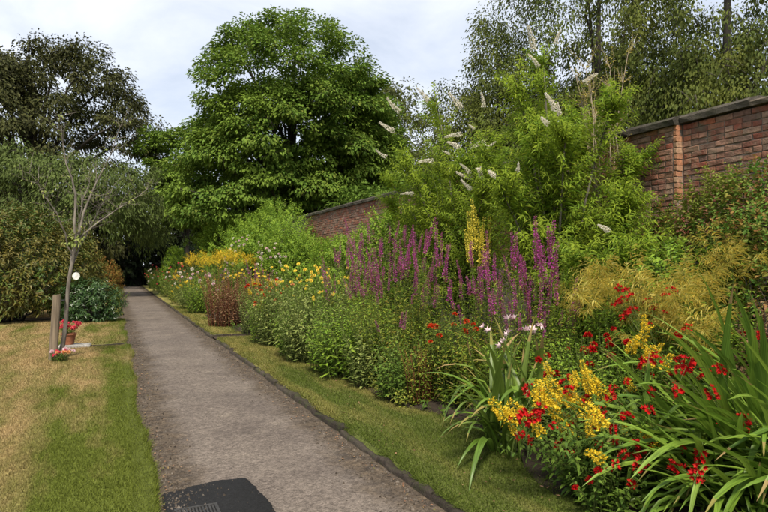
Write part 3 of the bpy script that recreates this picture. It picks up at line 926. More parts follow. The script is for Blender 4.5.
def plume_mesh(seed, mat, h=.28, n=170, feather=False):
    global rng
    rng = np.random.default_rng(seed); mb = MB()
    m = 9
    base = np.zeros((m, 3)); base[:, 2] = np.linspace(0, h * .6, m)
    a = rng.uniform(0, 6.28, m); tip = base + np.stack([np.cos(a) * h * .45, np.sin(a) * h * .45, np.full(m, h * .35)], -1) * rng.uniform(.6, 1.1, (m, 1))
    shoots(mb, base, (base + tip) / 2 + np.array([0, 0, .04]), tip, n // m, .10 if feather else .018, .0065 if feather else .013, .1, 1, 45 if feather else 70, .5 if feather else .1, .001, .0006, 0, 1, k=3)
    stems(mb, np.array([[(0, 0, -.05), (0, 0, h * .3), (0, 0, h * .65)]]), .003, .001, 1)
    return mb.mesh('flower_plume', [mat, M['stem']])


FL = {
    'purple': SP_PURPLE, 'white_spike': SP_WHITE, 'yellow_spike': SP_YELLOW, 'lemon': SP_LEMON,
    'croc': [crocosmia_flower(s) for s in range(4)], 'lily': [lily_flower(s) for s in range(2)],
    'daisy': [daisy_mesh(s, M['daisyyellow']) for s in range(2)],
    'red_pom': [pom_mesh(s, M['red'], .034) for s in range(3)], 'rose_pom': [pom_mesh(s + 5, M['rose'], .04) for s in range(2)],
    'white_pom': [pom_mesh(s + 9, M['white'], .05) for s in range(2)], 'pink_pom': [pom_mesh(s + 12, M['pink'], .05) for s in range(2)],
    'apricot_pom': [pom_mesh(s + 15, M['apricot'], .04) for s in range(2)], 'scarlet': [pom_mesh(s + 18, M['red_orange'], .034) for s in range(2)],
    'goldplume': [plume_mesh(s, M['yellow']) for s in range(3)], 'tanplume': [plume_mesh(s + 30, M['tan'], .40, 160, True) for s in range(3)],
}
FN = {'purple': 'flower_spike', 'white_spike': 'flower_spike', 'yellow_spike': 'flower_spike', 'lemon': 'flower_spike', 'goldplume': 'flower_plume', 'tanplume': 'seed_plume'}


def put(parent, kind, pos, d, scale=1.0):
    return link(FN.get(kind, 'flower'), random.choice(FL[kind]), parent, tuple(float(x) for x in pos), aim(d, random.uniform(0, 6.28)), scale * random.uniform(.65, 1.25))


Z_BED = .08


# ------------------------------------------------------------------ plant builders
def leafy(name, label, cat, loc, h, rb, rt, n, m, L, W, leaf, stem=None, flower=None, nf=0, fscale=1.0, fup=.6, lean=(0, 0), ang=60, droop=.3, t0=.08, group=None, seed=1, fine=True, hvar=.25, spread_bias=None, fdir=None, arch=.25):
    """clump of upright leafy stems, flowers on the tips"""
    global rng
    rng = np.random.default_rng(seed)
    t = thing(name, label, cat, (loc[0], loc[1], Z_BED), group)
    a = rng.uniform(0, 6.28, n); r = np.sqrt(rng.random(n))
    P0 = np.stack([np.cos(a) * r * rb, np.sin(a) * r * rb, np.full(n, -.03)], -1)
    hh = h * (1 - hvar * rng.random(n)) * (1 - .16 * r ** 2)
    P2 = np.stack([np.cos(a) * r * rt + lean[0] + rng.normal(0, .04, n), np.sin(a) * r * rt + lean[1] + rng.normal(0, .04, n), hh], -1)
    P1 = P0 + (P2 - P0) * np.array([arch, arch, .6])
    mb = MB()
    shoots(mb, P0, P1, P2, m, L, W, t0, .97, ang, droop, .0045, .002, 0, 1, fine)
    mb.obj('foliage', [leaf, stem or M['stem']], t)
    if flower:
        T = nrm(P2 - P1)
        idx = np.argsort(-hh)[:nf] if fup >= 1 else rng.choice(n, min(nf, n), replace=False)
        ks = flower if isinstance(flower, (list, tuple)) else [flower]
        for i in idx:
            d = T[i] * .9 + np.array([0, 0, .4]) + rng.normal(0, .11, 3)
            if fdir is not None: d = np.array(fdir) + rng.normal(0, .2, 3)
            put(t, random.choice(ks), P2[i], d, fscale)
    return t


def mound(name, label, cat, loc, rx, ry, h, n, m, sl, L, W, leaf, stem=None, flower=None, nf=0, fscale=1.0, up=.35, amp=.18, ang=55, droop=.25, group=None, seed=1, fine=False, zb=None, inner=.4, fside=None, low=-.62, twigs=True):
    """rounded bush: leafy shoots ending on a lumpy shell, more leaves within"""
    global rng
    rng = np.random.default_rng(seed)
    zb = Z_BED if zb is None else zb
    t = thing(name, label, cat, (loc[0], loc[1], zb), group)
    D = rdir(n, low)
    rr = (1 - inner * rng.random(n) ** 2.2) * lump(D, seed, amp)
    E = np.array([rx, ry, h * .62]); c = np.array([0, 0, h * .38])
    P2 = c + D * rr[:, None] * E
    P2[:, 2] = np.maximum(P2[:, 2], .05 + .1 * rng.random(n))
    od = nrm(D * (1 - up) + np.array([0, 0, up]) + rng.normal(0, .22, (n, 3)))
    P0 = P2 - od * sl * rng.uniform(.7, 1.2, (n, 1))
    P1 = (P0 + P2) / 2 + np.array([0, 0, .12]) * sl
    mb = MB()
    shoots(mb, P0, P1, P2, m, L, W, .1, 1, ang, droop, .004, .0015, 0, 1, fine, k=3, stem=fine)
    if twigs:
        k = max(6, n // 30); j = rng.choice(n, min(k, n), replace=False)
        B0 = np.stack([rng.normal(0, rx * .08, len(j)), rng.normal(0, ry * .08, len(j)), np.full(len(j), -.05)], -1)
        stems(mb, bez(B0, B0 * .4 + P0[j] * .6 + np.array([0, 0, .1 * h]), P0[j], np.linspace(0, 1, 6)), .018 * min(1.5, h), .004, 1)
    mb.obj('foliage', [leaf, stem or M['bark']], t)
    if flower:
        ks = flower if isinstance(flower, (list, tuple)) else [flower]
        ok = np.where(rr > .85)[0] if (rr > .85).sum() > nf else np.arange(n)
        if fside is not None:
            sc = nrm(P2[ok] - c) @ nrm(np.array(fside, float)); ok = ok[np.argsort(-sc)[:max(nf * 2, 10)]]
        for i in rng.choice(ok, min(nf, len(ok)), replace=False):
            put(t, random.choice(ks), P2[i] + od[i] * .02, od[i], fscale)
    return t


def ribbon(seed, a0, bend, W, kink=None, seg=10):
    """one strap leaf, unit length, growing up +Z and arching towards +X"""
    g = np.random.default_rng(seed); mb = MB()
    t = np.linspace(0, 1, seg + 1)
    ph = a0 + bend * t ** 1.6
    if kink: ph = ph + np.where(t > kink[0], kink[1], 0)
    dx = np.sin(ph); dz = np.cos(ph)
    x = np.concatenate([[0], np.cumsum((dx[1:] + dx[:-1]) / 2)]) / seg; z = np.concatenate([[0], np.cumsum((dz[1:] + dz[:-1]) / 2)]) / seg
    yw = .03 * np.sin(t * 3 + seed) * t
    w = W * (.45 + .55 * np.minimum(1, t * 3.5)) * np.clip((1 - t) / .45, 0, 1) ** .7
    nx, nz = -dz, dx
    f = w * .22
    c = np.stack([x, yw, z], -1); up = np.stack([nx, 0 * x, nz], -1)
    tw = .35 * np.sin(seed * 1.7) * t
    side = np.stack([np.sin(tw) * nx, np.cos(tw), np.sin(tw) * nz], -1)
    l = c + side * w[:, None] * .5 + up * f[:, None]; r = c - side * w[:, None] * .5 + up * f[:, None]
    V = np.stack([l, c, r], 1).reshape(-1, 3)
    i = np.arange(seg)[:, None]
    F = np.concatenate([i * 3 + [0, 1, 4, 3], i * 3 + [1, 2, 5, 4]])
    mb.add(V, F, 0, True)
    if g.random() < .5:                      # withered tip
        mb.m[-1] = np.where(np.tile(np.arange(seg), 2) >= seg - g.integers(1, 3), 1, 0)
    return mb


def strap_set(seed, W, mat, bends):
    return [ribbon(seed + i, a, b, W, k).mesh('leaf', [mat, M['withered']]) for i, (a, b, k) in enumerate(bends)]


CROC_L = strap_set(1, .046, M['strapleaf'], [(.18, .7, None), (.22, .95, (.7, .7)), (.28, 1.25, None), (.10, .5, None), (.15, .9, None), (.25, 1.1, None), (.3, 1.4, None), (.12, .3, None), (.35, 1.0, (.62, 1.0)), (.2, 1.3, None)])
DAY_L = strap_set(30, .05, M['strap_dark'], [(.15, 1.3, None), (.3, 1.7, None), (.35, 2.0, None), (.2, .9, None), (.45, 1.9, None), (.1, .5, None), (.3, .8, (.5, 1.5))])
DAY_L2 = strap_set(50, .05, M['strapleaf'], [(.25, 1.6, None), (.4, 1.9, None), (.15, .9, (.55, 1.4))])


def strap_clump(name, label, cat, loc, n, len_, sets, az=None, az_s=1.2, tilt=.0, rb=.16, flower=None, nf=0, fh=1.0, fscale=1.0, group=None, seed=3, frad=.4, flean=(0, 0), fvar=.22):
    global rng
    rng = np.random.default_rng(seed); random.seed(seed)
    t = thing(name, label, cat, (loc[0], loc[1], Z_BED), group)
    for i in range(n):
        a = (az + random.gauss(0, az_s)) if az is not None else random.uniform(0, 6.28)
        r = rb * math.sqrt(random.random()); b = random.uniform(0, 6.28)
        q = Quaternion((0, 0, 1), a) @ Quaternion((0, 1, 0), random.gauss(tilt, .24)) @ Quaternion((0, 0, 1), random.gauss(0, .25))
        link('leaf', random.choice(sets), t, (r * math.cos(b), r * math.sin(b), -.02), q, len_ * random.uniform(.45, 1.15))
    if flower:
        mb = MB(); n = nf
        P0 = np.stack([rng.normal(0, rb * .5, n), rng.normal(0, rb * .5, n), np.zeros(n)], -1)
        a = rng.uniform(0, 6.28, n); r = frad * np.sqrt(rng.random(n))
        P2 = np.stack([np.cos(a) * r + flean[0], np.sin(a) * r + flean[1], fh * rng.uniform(1 - fvar, 1.05, n)], -1)
        P1 = P0 + (P2 - P0) * np.array([.3, .3, .7])
        stems(mb, bez(P0, P1, P2, np.linspace(0, 1, 7)), .005, .002)
        mb.obj('flower_stalks', M['stem'], t)
        T = nrm(P2 - P1)
        for i in range(n):
            put(t, flower, P2[i], T[i] + np.array([0, 0, .2]) + rng.normal(0, .25, 3), fscale)
            if flower == 'lily':
                for _ in range(2):
                    put(t, flower, P2[i] + rng.normal(0, .035, 3), T[i] + rng.normal(0, .7, 3), fscale * .9)
    return t


def plume_clump(name, label, cat, loc, h, r, n, leaf, seed=1, group=None, np_=40, dens=.36, plume='tanplume', fs=1.0, lean=(0, 0)):
    """feathery seed plumes nodding over a leafy base"""
    return leafy(name, label, cat, loc, h, r * .6, r, int(n * 1.5), 20, .12, .032, leaf, M['stem'], plume, int(np_ * dens), fs, .5, lean, 60, .35, seed=seed, group=group, fine=False, fdir=(-.5, -.2, .6), hvar=.3)


# ------------------------------------------------------------------ flower border, front to back
CRL = 'sword leaved crocosmia clumps'
strap_clump('crocosmia', 'arching sword leaved clump with red flowers spilling towards the path beside the yellow spikes', 'plant', (4.05, 2.75), 130, 1.35, CROC_L, az=R(170), az_s=.65, tilt=.42, rb=.24, flower='croc', nf=15, fh=.86, group=CRL, seed=3, frad=.34, flean=(-.62, .1))
strap_clump('crocosmia', 'sprawling sword leaved clump lying low over the bed edge', 'plant', (4.05, 2.2), 130, 1.3, CROC_L, az=R(165), az_s=.6, tilt=.62, rb=.22, flower='croc', nf=5, fh=.5, group=CRL, seed=9, frad=.3, flean=(-.6, .35))
strap_clump('crocosmia', 'low sword leaved clump whose leaves fan out over the soil below the yellow spikes', 'plant', (3.52, 2.52), 90, 1.05, CROC_L, az=R(175), az_s=.7, tilt=.6, rb=.2, flower='croc', nf=6, fh=.4, group=CRL, seed=10, frad=.35, flean=(-.6, .1))
strap_clump('crocosmia', 'upright sword leaved clump with few red flowers below the creeper corner of the wall', 'plant', (4.75, 3.1), 110, 1.25, CROC_L, az=R(160), az_s=.7, tilt=.12, rb=.26, flower='croc', nf=5, fh=1.0, group=CRL, seed=4, flean=(-.3, .1))
strap_clump('crocosmia', 'sword leaved clump bearing a dense cluster of red flowers before the straw plumes', 'plant', (4.4, 3.75), 80, 1.0, CROC_L, az=R(150), az_s=1.0, tilt=.08, rb=.22, flower='croc', nf=20, fh=1.25, group=CRL, seed=5, frad=.26, flean=(-.1, .14))
strap_clump('crocosmia', 'small sword leaved clump among yellow spikes with clustered red flowers', 'plant', (3.32, 3.0), 26, .85, CROC_L, az=R(160), az_s=1.0, tilt=.1, rb=.12, flower='croc', nf=36, fh=.62, group=CRL, seed=6, frad=.5, flean=(-.45, .1), fvar=.55)
strap_clump('lily', 'broad clump of arching strap leaves with pale pink lily flowers at the verge', 'plant', (3.06, 4.12), 130, 1.0, DAY_L + DAY_L2, rb=.24, tilt=.05, flower='lily', nf=6, fh=1.04, fscale=.75, seed=7, frad=.26, flean=(.14, .1))
strap_clump('lily', 'smaller strap leaved clump without flowers behind the pink lily', 'plant', (3.45, 4.7), 70, .95, DAY_L, rb=.2, seed=8)

YL = 'yellow spike plants at the verge'
leafy('yellow_loosestrife', 'bushy plant with yellow flower spikes nodding over the verge edge', 'plant', (2.98, 3.12), .64, .16, .46, 80, 24, .07, .03, M['mid'], None, 'yellow_spike', 24, 1.0, .5, (-.18, .0), 65, .25, group=YL, seed=11, fdir=(-.5, .2, .75), arch=.2, hvar=.45)
leafy('red_avens', 'low red flowered plant hugging the verge in front of the yellow spikes', 'plant', (2.86, 2.92), .34, .16, .3, 60, 12, .06, .03, M['mid'], None, 'red_pom', 10, .9, .5, seed=165, hvar=.5)
leafy('yellow_loosestrife', 'second yellow spiked plant leaning on the red flowered sword leaves', 'plant', (3.42, 3.52), .74, .16, .40, 70, 24, .07, .03, M['mid'], None, 'yellow_spike', 15, 1.0, .5, (-.16, .0), 65, .25, group=YL, seed=12, fdir=(-.4, .15, .8), arch=.2, hvar=.5)
leafy('yellow_loosestrife', 'single tuft of upright yellow spikes above the sword leaves', 'plant', (3.75, 3.42), 1.05, .05, .12, 9, 20, .06, .026, M['mid'], None, 'yellow_spike', 8, 1.1, .9, (-.02, 0), 65, .25, group=YL, seed=13)

leafy('red_avens', 'low ferny plant dotted with round red flowers behind the yellow spikes', 'plant', spot(588, 3.8), .95, .34, .6, 120, 18, .07, .03, M['fresh'], None, 'red_pom', 16, 1.0, .5, seed=14, hvar=.4)
leafy('red_avens', 'ferny plant with scattered red flowers next to the straw plumes', 'plant', spot(622, 4.1), .98, .34, .55, 110, 18, .07, .03, M['fresh'], None, 'red_pom', 12, 1.0, .5, seed=15, hvar=.4)
leafy('green_perennial', 'flowerless bushy green perennial between pink lily and straw plumes', 'plant', spot(560, 4.3), .88, .3, .5, 90, 16, .08, .028, M['fresh'], seed=16, hvar=.35)
leafy('green_perennial', 'dark green perennial below the dense red flower cluster', 'plant', spot(660, 4.15), .72, .3, .45, 80, 14, .08, .03, M['mid'], seed=17)

TP = 'straw coloured plume plants'
plume_clump('plume_grass', 'broad straw gold plume clump next to the purple spikes', 'plant', spot(600, 4.7), 1.38, .6, 80, M['fresh'], 18, TP, 75)
plume_clump('plume_grass', 'straw gold plume clump above the dense red flower cluster', 'plant', spot(655, 4.75), 1.42, .55, 70, M['fresh'], 19, TP, 60)
plume_clump('plume_grass', 'nodding straw plume clump in front of the creeper', 'plant', spot(712, 4.9), 1.34, .4, 50, M['fresh'], 20, TP, 34)
plume_clump('plume_grass', 'tall straw plume clump at the shaded foot of the creeper', 'plant', (5.55, 3.9), 1.7, .4, 50, M['fresh'], 21, TP, 34)
plume_clump('plume_grass', 'short straw clump under the red cluster', 'plant', spot(668, 4.45), .95, .3, 40, M['fresh'], 22, TP, 22, fs=.8)

PL = 'purple loosestrife clumps'


def lythrum(label, px, X, h, rt, n, nf, seed):
    leafy('purple_loosestrife', label, 'plant', spot(px, X), h, rt * .6, rt, n, 28, .12, .024, M['lythrum'], M['stem'], 'purple', nf, 1.05, .5, group=PL, seed=seed, hvar=.5, t0=.05)


lythrum('thick stand of magenta purple spikes beside the straw plumes', 537, 4.15, 1.68, .52, 100, 50, 24)
lythrum('purple spiked clump beneath the lemon flowered spires', 484, 4.1, 1.72, .42, 80, 26, 25)
lythrum('sparser purple spiked clump in front of the left arm of the white flowered shrub', 432, 3.75, 1.85, .45, 80, 20, 26)
lythrum('tallest purple spiked clump, against the light green shrub before the far wall', 390, 3.75, 2.08, .62, 120, 62, 27)
lythrum('shorter purple spiked clump next to the yellow daisies', 346, 3.7, 1.85, .5, 90, 36, 28)
leafy('green_perennial', 'dense green willow leaved stems at the foot of the tallest purple clump', 'plant', spot(393, 3.4), 1.2, .42, .66, 170, 30, .10, .022, M['lythrum'], M['stem'], 'purple', 6, .8, .5, seed=29, hvar=.4)
leafy('green_perennial', 'feathery green stems at the foot of the purple clump behind the pink lily', 'plant', spot(470, 3.6), 1.05, .36, .55, 150, 26, .10, .024, M['lythrum'], M['stem'], seed=30, hvar=.4)
leafy('green_perennial', 'green stems below the thick stand of purple spikes', 'plant', spot(530, 3.8), .98, .36, .55, 150, 26, .10, .024, M['fresh'], M['stem'], seed=97, hvar=.4)
leafy('stonecrop', 'reddish brown stemmed plant beside the pink lily', 'plant', spot(422, 3.15), .74, .16, .30, 60, 18, .07, .024, M['lythrum'], M['stem_red'], seed=31, t0=.05)
leafy('red_avens', 'dark foliage with a few scarlet heads behind the pink lily', 'plant', spot(449, 3.45), 1.02, .2, .3, 50, 22, .07, .026, M['mid'], None, 'scarlet', 10, 1.1, .9, seed=32)
leafy('verbascum', 'tall plant with lemon yellow flower spires in front of the white flowered shrub', 'plant', spot(481, 4.75), 1.85, .16, .28, 12, 24, .12, .04, M['fresh'], None, 'lemon', 9, 1.0, 1.2, seed=33, hvar=.2)

leafy('pale_perennial', 'bushy pale green plant overhanging the verge below the yellow daisies', 'plant', spot(312, 2.98), 1.45, .45, .78, 190, 15, .135, .036, M['dull'], None, seed=34, hvar=.6, arch=.1)
leafy('pale_perennial', 'darker leafy plant at the verge left of the red stemmed one', 'plant', spot(352, 3.02), 1.2, .4, .62, 160, 14, .135, .036, M['fresh'], None, seed=35, hvar=.6, arch=.1)
leafy('pale_perennial', 'pale green leafy plant next to the orange flowers', 'plant', spot(283, 3.0), 1.5, .4, .66, 150, 14, .13, .045, M['dull'], None, seed=36, hvar=.6, arch=.1)
for i, (px, X, h, L_, W_, mt, lab) in enumerate([
        (332, 2.9, .95, .11, .05, 'fresh', 'broad leaved green plant between the two pale bushy ones at the verge'),
        (372, 3.05, .9, .10, .03, 'dull', 'low greyish plant at the verge under the tallest purple clump'),
        (404, 3.1, .8, .09, .035, 'mid', 'low dark plant at the verge near the reddish stems'),
        (298, 2.88, .9, .12, .04, 'fresh', 'fresh green plant at the verge under the pale bushy one'),
        (255, 2.95, 1.25, .10, .035, 'dull', 'pale plant between the orange flowers and the brown bush')]):
    leafy('filler_perennial', lab, 'plant', spot(px, X), h, .3, .48, 90, 16, L_, W_, M[mt], None, seed=140 + i, hvar=.55, arch=.12)
for i, (px, X, pyt, w) in enumerate([(335, 4.2, 258, .5), (305, 4.0, 256, .6), (283, 4.0, 262, .55)]):
    h = rise(pyt, px, X) - .1
    leafy('yellow_daisy', ['yellow daisy clump mingling with the purple spikes', 'yellow daisy clump above the pale green plant', 'yellow daisy clump below the rambling roses'][i], 'plant', spot(px, X), h, w * .6, w, 90, 18, .1, .035, M['fresh'], None, 'daisy', 24, 1.25, .5, seed=40 + i, hvar=.45, fdir=(-.5, -.6, .6), group='yellow daisies')
leafy('orange_perennial', 'small bushy plant with orange and yellow flowers by the verge', 'plant', spot(268, 2.85), 1.3, .32, .52, 120, 18, .08, .03, M['fresh'], None, ['apricot_pom', 'scarlet', 'yellow_spike'], 34, .9, .5, seed=44, hvar=.45)
leafy('brown_bush', 'rounded reddish brown bush at the verge beyond the brick edging', 'plant', spot(227, 2.68), 1.6, .45, .72, 220, 18, .08, .035, M['brownbush'], M['stem_red'], seed=45, hvar=.5)
leafy('purple_leaf_plant', 'dusky purple leaved plant between brown bush and yellow daisies', 'plant', spot(262, 3.7), 1.45, .3, .45, 80, 18, .09, .03, M['brownbush'], M['stem_red'], 'purple', 14, .9, .5, seed=46, hvar=.4)
leafy('goldenrod', 'broad bank of bright golden yellow plumes behind the brown bush', 'plant', spot(230, 3.5), 1.85, .5, .8, 110, 18, .1, .025, M['fresh'], None, 'goldplume', 80, 1.3, .5, seed=47, hvar=.14, group='goldenrod')
leafy('goldenrod', 'second bank of golden yellow plumes next to the round clipped bush', 'plant', spot(206, 3.3), 1.85, .5, .8, 100, 18, .1, .025, M['fresh'], None, 'goldplume', 60, 1.3, .5, seed=48, hvar=.14, group='goldenrod')
leafy('yellow_daisy', 'low strip of bright yellow flowers right of the golden plumes', 'plant', spot(252, 4.1), 1.5, .5, .8, 100, 16, .1, .035, M['fresh'], None, 'daisy', 34, 1.3, .5, seed=49, hvar=.2, fdir=(-.5, -.6, .6), group='yellow daisies')
for i, (px, X, h, fl, lab) in enumerate([
        (204, 2.7, 1.5, ['white_pom', 'pink_pom'], 'mixed white and pink flowering plant beside the brown bush'),
        (190, 2.75, 1.75, ['apricot_pom', 'rose_pom', 'yellow_spike'], 'orange and rose flowering plant in front of the clipped bush'),
        (180, 2.75, 1.6, ['white_pom', 'apricot_pom'], 'loose white and apricot flowering plant along the far verge'),
        (168, 2.7, 1.6, ['apricot_pom', 'yellow_spike'], 'apricot flowering plant near the far end of the border'),
        (157, 2.7, 1.6, ['apricot_pom', 'rose_pom'], 'last reddish flowering plant of the border by the dark trees')]):
    leafy('mixed_perennial', lab, 'plant', spot(px, X), h, .5, .85, 170, 16, .1, .04, M[['fresh', 'dull', 'mid', 'fresh', 'mid'][i]], None, fl, 26, .95, .5, seed=50 + i, hvar=.5, fine=False, fdir=(-.5, -.6, .5))

for i, (px, X, h, mt, fl, lab) in enumerate([
        (197, 2.75, 1.3, 'dull', ['yellow_spike'], 'pale plant with small yellow heads amid the pink and white flowers'),
        (186, 2.7, 1.1, 'yellowing', ['apricot_pom'], 'yellowish low plant beside the orange and rose flowers'),
        (173, 2.7, 1.5, 'dull', ['rose_pom'], 'dull green plant with rosy heads before the clipped bush'),
        (163, 2.75, 1.4, 'fresh', ['white_pom'], 'light green plant with white heads at the far verge'),
        (214, 3.0, 1.5, 'fresh', ['daisy'], 'fresh green plant with yellow heads behind the brown bush')]):
    leafy('mixed_perennial', lab, 'plant', spot(px, X), h, .6, 1.0, 110, 14, .12, .045, M[mt], None, fl, 16, .9, .5, seed=150 + i, hvar=.6, fine=False, fdir=(-.5, -.6, .5))

# shrubs at the back of the border
mound('clipped_bush', 'neat rounded bright green bush near the far end of the border', 'shrub', spot(176, 3.0), .82, .82, 2.5, 800, 12, .3, .12, .05, M['fresh'], seed=60, amp=.05, up=.5)
mound('rambling_shrub', 'huge pale green rambling shrub with pinkish white roses against the far wall', 'shrub', spot(262, 5.3), 1.6, 4.2, 3.8, 1700, 14, .5, .16, .065, M['fresh'], None, ['white_pom', 'pink_pom'], 40, .95, seed=61, amp=.2, group='rambling shrubs on the wall', fside=(-.6, -.75, .1))
mound('rambling_shrub', 'rambling shrub with white roses where the far bricks begin', 'shrub', spot(293, 5.5), 1.15, 2.0, 3.1, 1400, 14, .45, .12, .05, M['fresh'], None, ['white_pom', 'pink_pom'], 34, .8, seed=62, amp=.2, group='rambling shrubs on the wall', fside=(-.8, -.6, .1))
mound('rambling_shrub', 'tall pale green shrub beyond the rose covered one', 'shrub', spot(224, 4.7), 1.3, 2.6, 4.0, 1500, 14, .45, .15, .065, M['fresh'], None, seed=63, amp=.2, group='rambling shrubs on the wall')
mound('wall_shrub', 'low light green shrub in front of the far bricks', 'shrub', spot(345, 5.5), .9, 2.0, 2.5, 1200, 14, .35, .115, .05, M['fresh'], None, seed=64, amp=.2, fine=False)
mound('wall_shrub', 'light green shrub between far bricks and the white flowered shrub', 'shrub', spot(392, 5.4), .9, 1.3, 3.05, 1000, 14, .35, .115, .05, M['fresh'], None, seed=65, amp=.2, fine=False)
mound('climber', 'thin brownish climber on the face of the far bricks', 'shrub', spot(400, 6.45), .28, .9, 3.1, 200, 10, .25, .08, .04, M['creeper'], None, seed=66, amp=.2)


def buddleia(label, loc, tips, seed, n_leafy=320, h=4.2, nf=20, spread=1.4, lean=(0, 0)):
    """long arching leafy wands from a woody base; white flower spikes at the ends"""
    global rng
    rng = np.random.default_rng(seed)
    t = thing('buddleia', label, 'shrub', (loc[0], loc[1], Z_BED), 'white flowered buddleias')
    n = n_leafy
    # leaders: the main wands, each clothed with side shoots
    k_ = max(9, n // 55)
    la = rng.uniform(0, 6.28, k_); lr = np.sqrt((np.arange(k_) + .5) / k_)
    lh = h * (1 - .30 * lr ** 2) * rng.uniform(.72, 1.0, k_); lh[0] = h
    Lt = np.stack([np.cos(la) * lr * spread + lean[0], np.sin(la) * lr * spread + lean[1], lh], -1)
    li = rng.integers(0, k_, n); f = 1 - .8 * rng.random(n) ** 1.25
    cpos = bez(np.zeros((k_, 3)), Lt * np.array([.35, .35, .7]), Lt, np.linspace(0, 1, 21))[li, (f * 20).astype(int)]
    a = rng.uniform(0, 6.28, n); rad = np.stack([np.cos(a), np.sin(a), 0 * a], -1)
    sl = (.25 + .65 * (1 - f)[:, None] + .3 * rng.random((n, 1)))
    P0 = cpos
    P2 = P0 + nrm(rad * (.75 - .25 * f[:, None]) + nrm(Lt[li] * np.array([1, 1, 0]) + 1e-6) * .3 + np.array([0, 0, .7]) + rng.normal(0, .12, (n, 3))) * sl
    P1 = (P0 + P2) / 2 + np.array([0, 0, .14]) * sl
    P2 = P2 - np.array([0, 0, .1]) * sl
    r = np.linalg.norm(P2[:, :2], axis=1) / spread
    mb = MB()
    shoots(mb, P0, P1, P2, 32, .13, .028, .03, 1, 56, .35, .006, .002, 0, 1, False, k=4)
    mb.obj('foliage', [M['buddleia'], M['stem']], t)
    mb = MB()
    for i in range(k_):
        b0 = np.array([rng.normal(0, .06), rng.normal(0, .06), -.05]); c = Lt[i]
        pts = bez(b0[None], (c * np.array([.35, .35, .7]))[None], c[None], np.linspace(0, 1, 8))[0]
        tube(mb, pts, np.linspace(.028, .006, 8), 5)
    mb.obj('branches', M['bark_pale'], t)
    ok = np.where(f > .88)[0]; ok = ok[np.argsort(P2[ok, 1] * .6 + P2[ok, 0] * .6)][:max(nf * 2, 8)]; nf = min(nf, len(ok))
    for i in rng.choice(ok, nf, replace=False):
        d = nrm(P2[i] - P1[i]) + np.array([0, 0, .1])
        put(t, 'white_spike', P2[i], d, random.uniform(.6, .85))
    for tp in tips:
        p = np.array(tp[:3]); d = np.array(tp[3:6], float)
        mbx = MB(); P0_ = (p * np.array([.3, .3, .5]))[None]
        shoots(mbx, P0_, (p - nrm(d) * .45 * np.linalg.norm(p - P0_[0]))[None], p[None], 34, .13, .03, .4, .97, 56, .35, .009, .003, 0, 1, False, k=7)
        fs_ = mbx.obj('flowering_shoot', [M['buddleia'], M['stem']], t)
        put(fs_, 'white_spike', p - nrm(d) * .03, d, .95)
    return t


b1 = spot(462, 5.35)
buddleia('left arching part of the tall yellow green shrub, with drooping white spikes', b1, [(-1.2, .5, 3.35, -.8, .3, .35), (-1.05, .5, 3.8, -.8, .4, .4), (-.95, .5, 4.15, -.7, .3, .5), (-.2, -.3, 4.1, -.6, .1, .5), (-.35, -.5, 3.6, -.8, 0, -.1), (.1, -.5, 3.5, -.7, 0, -.15), (-.9, .1, 2.7, -.8, .1, .1), (-.55, .2, 4.3, -.5, .1, .8), (.3, -.2, 4.2, .1, 0, 1), (-.7, -.2, 3.2, -.8, 0, .1), (-.2, -.6, 2.9, -.8, -.1, .0)], 70, 950, 4.3, 9, 1.5, (-.15, .1))
b2 = spot(556, 5.45)
buddleia('tallest yellow green shrub, with upright white spikes above the wall', b2, [(.1, .1, 4.6, .1, 0, 1), (-.2, .2, 4.5, -.3, 0, 1), (-.3, 0, 4.2, -.5, 0, .8), (.35, -.2, 4.0, .6, -.1, .7)], 71, 1000, 4.4, 5, 1.15, (-.05, 0))
b3 = spot(604, 5.4)
buddleia('lower yellow green shrub against the wall beside the tall white flowered one', b3, [], 72, 480, 2.3, 1, .85)
rng = np.random.default_rng(73)
ds = thing('dead_shrub', 'bare pale brown dry twigs sticking up in front of the wall coping', 'shrub', (*spot(606, 6.1), Z_BED))
mb = MB()
T0, T2 = [], []
for k_ in range(7):
    e_ = np.array([rng.normal(0, .2), rng.normal(0, .22), rng.uniform(3.5, 4.3)])
    pts = bez(np.array([[rng.normal(0, .08), rng.normal(0, .08), -.05]]), (e_ * np.array([.2, .2, .6]))[None], e_[None], np.linspace(0, 1, 12))[0]
    pts[1:] += rng.normal(0, .025, (11, 3))
    tube(mb, pts, np.linspace(.02, .004, 12), 5)
    for j in range(6, 12):
        for _ in range(6):
            T0.append(pts[j]); T2.append(pts[j] + nrm(rng.normal(0, .5, 3) + np.array([0, 0, .9])) * rng.uniform(.12, .4))
T0, T2 = np.array(T0), np.array(T2)
MD = (T0 + T2) / 2 + rng.normal(0, .04, T0.shape)
stems(mb, bez(T0, MD, T2, np.linspace(0, 1, 5)), .004, .0015)
mb.obj('branches', M['bark_dry'], ds)
mb = MB(); shoots(mb, T0, MD, T2, 9, .05, .012, .2, 1, 50, .3, 0, 0, 0, 0, stem=False); mb.obj('dry_leaves', M['tan'], ds)

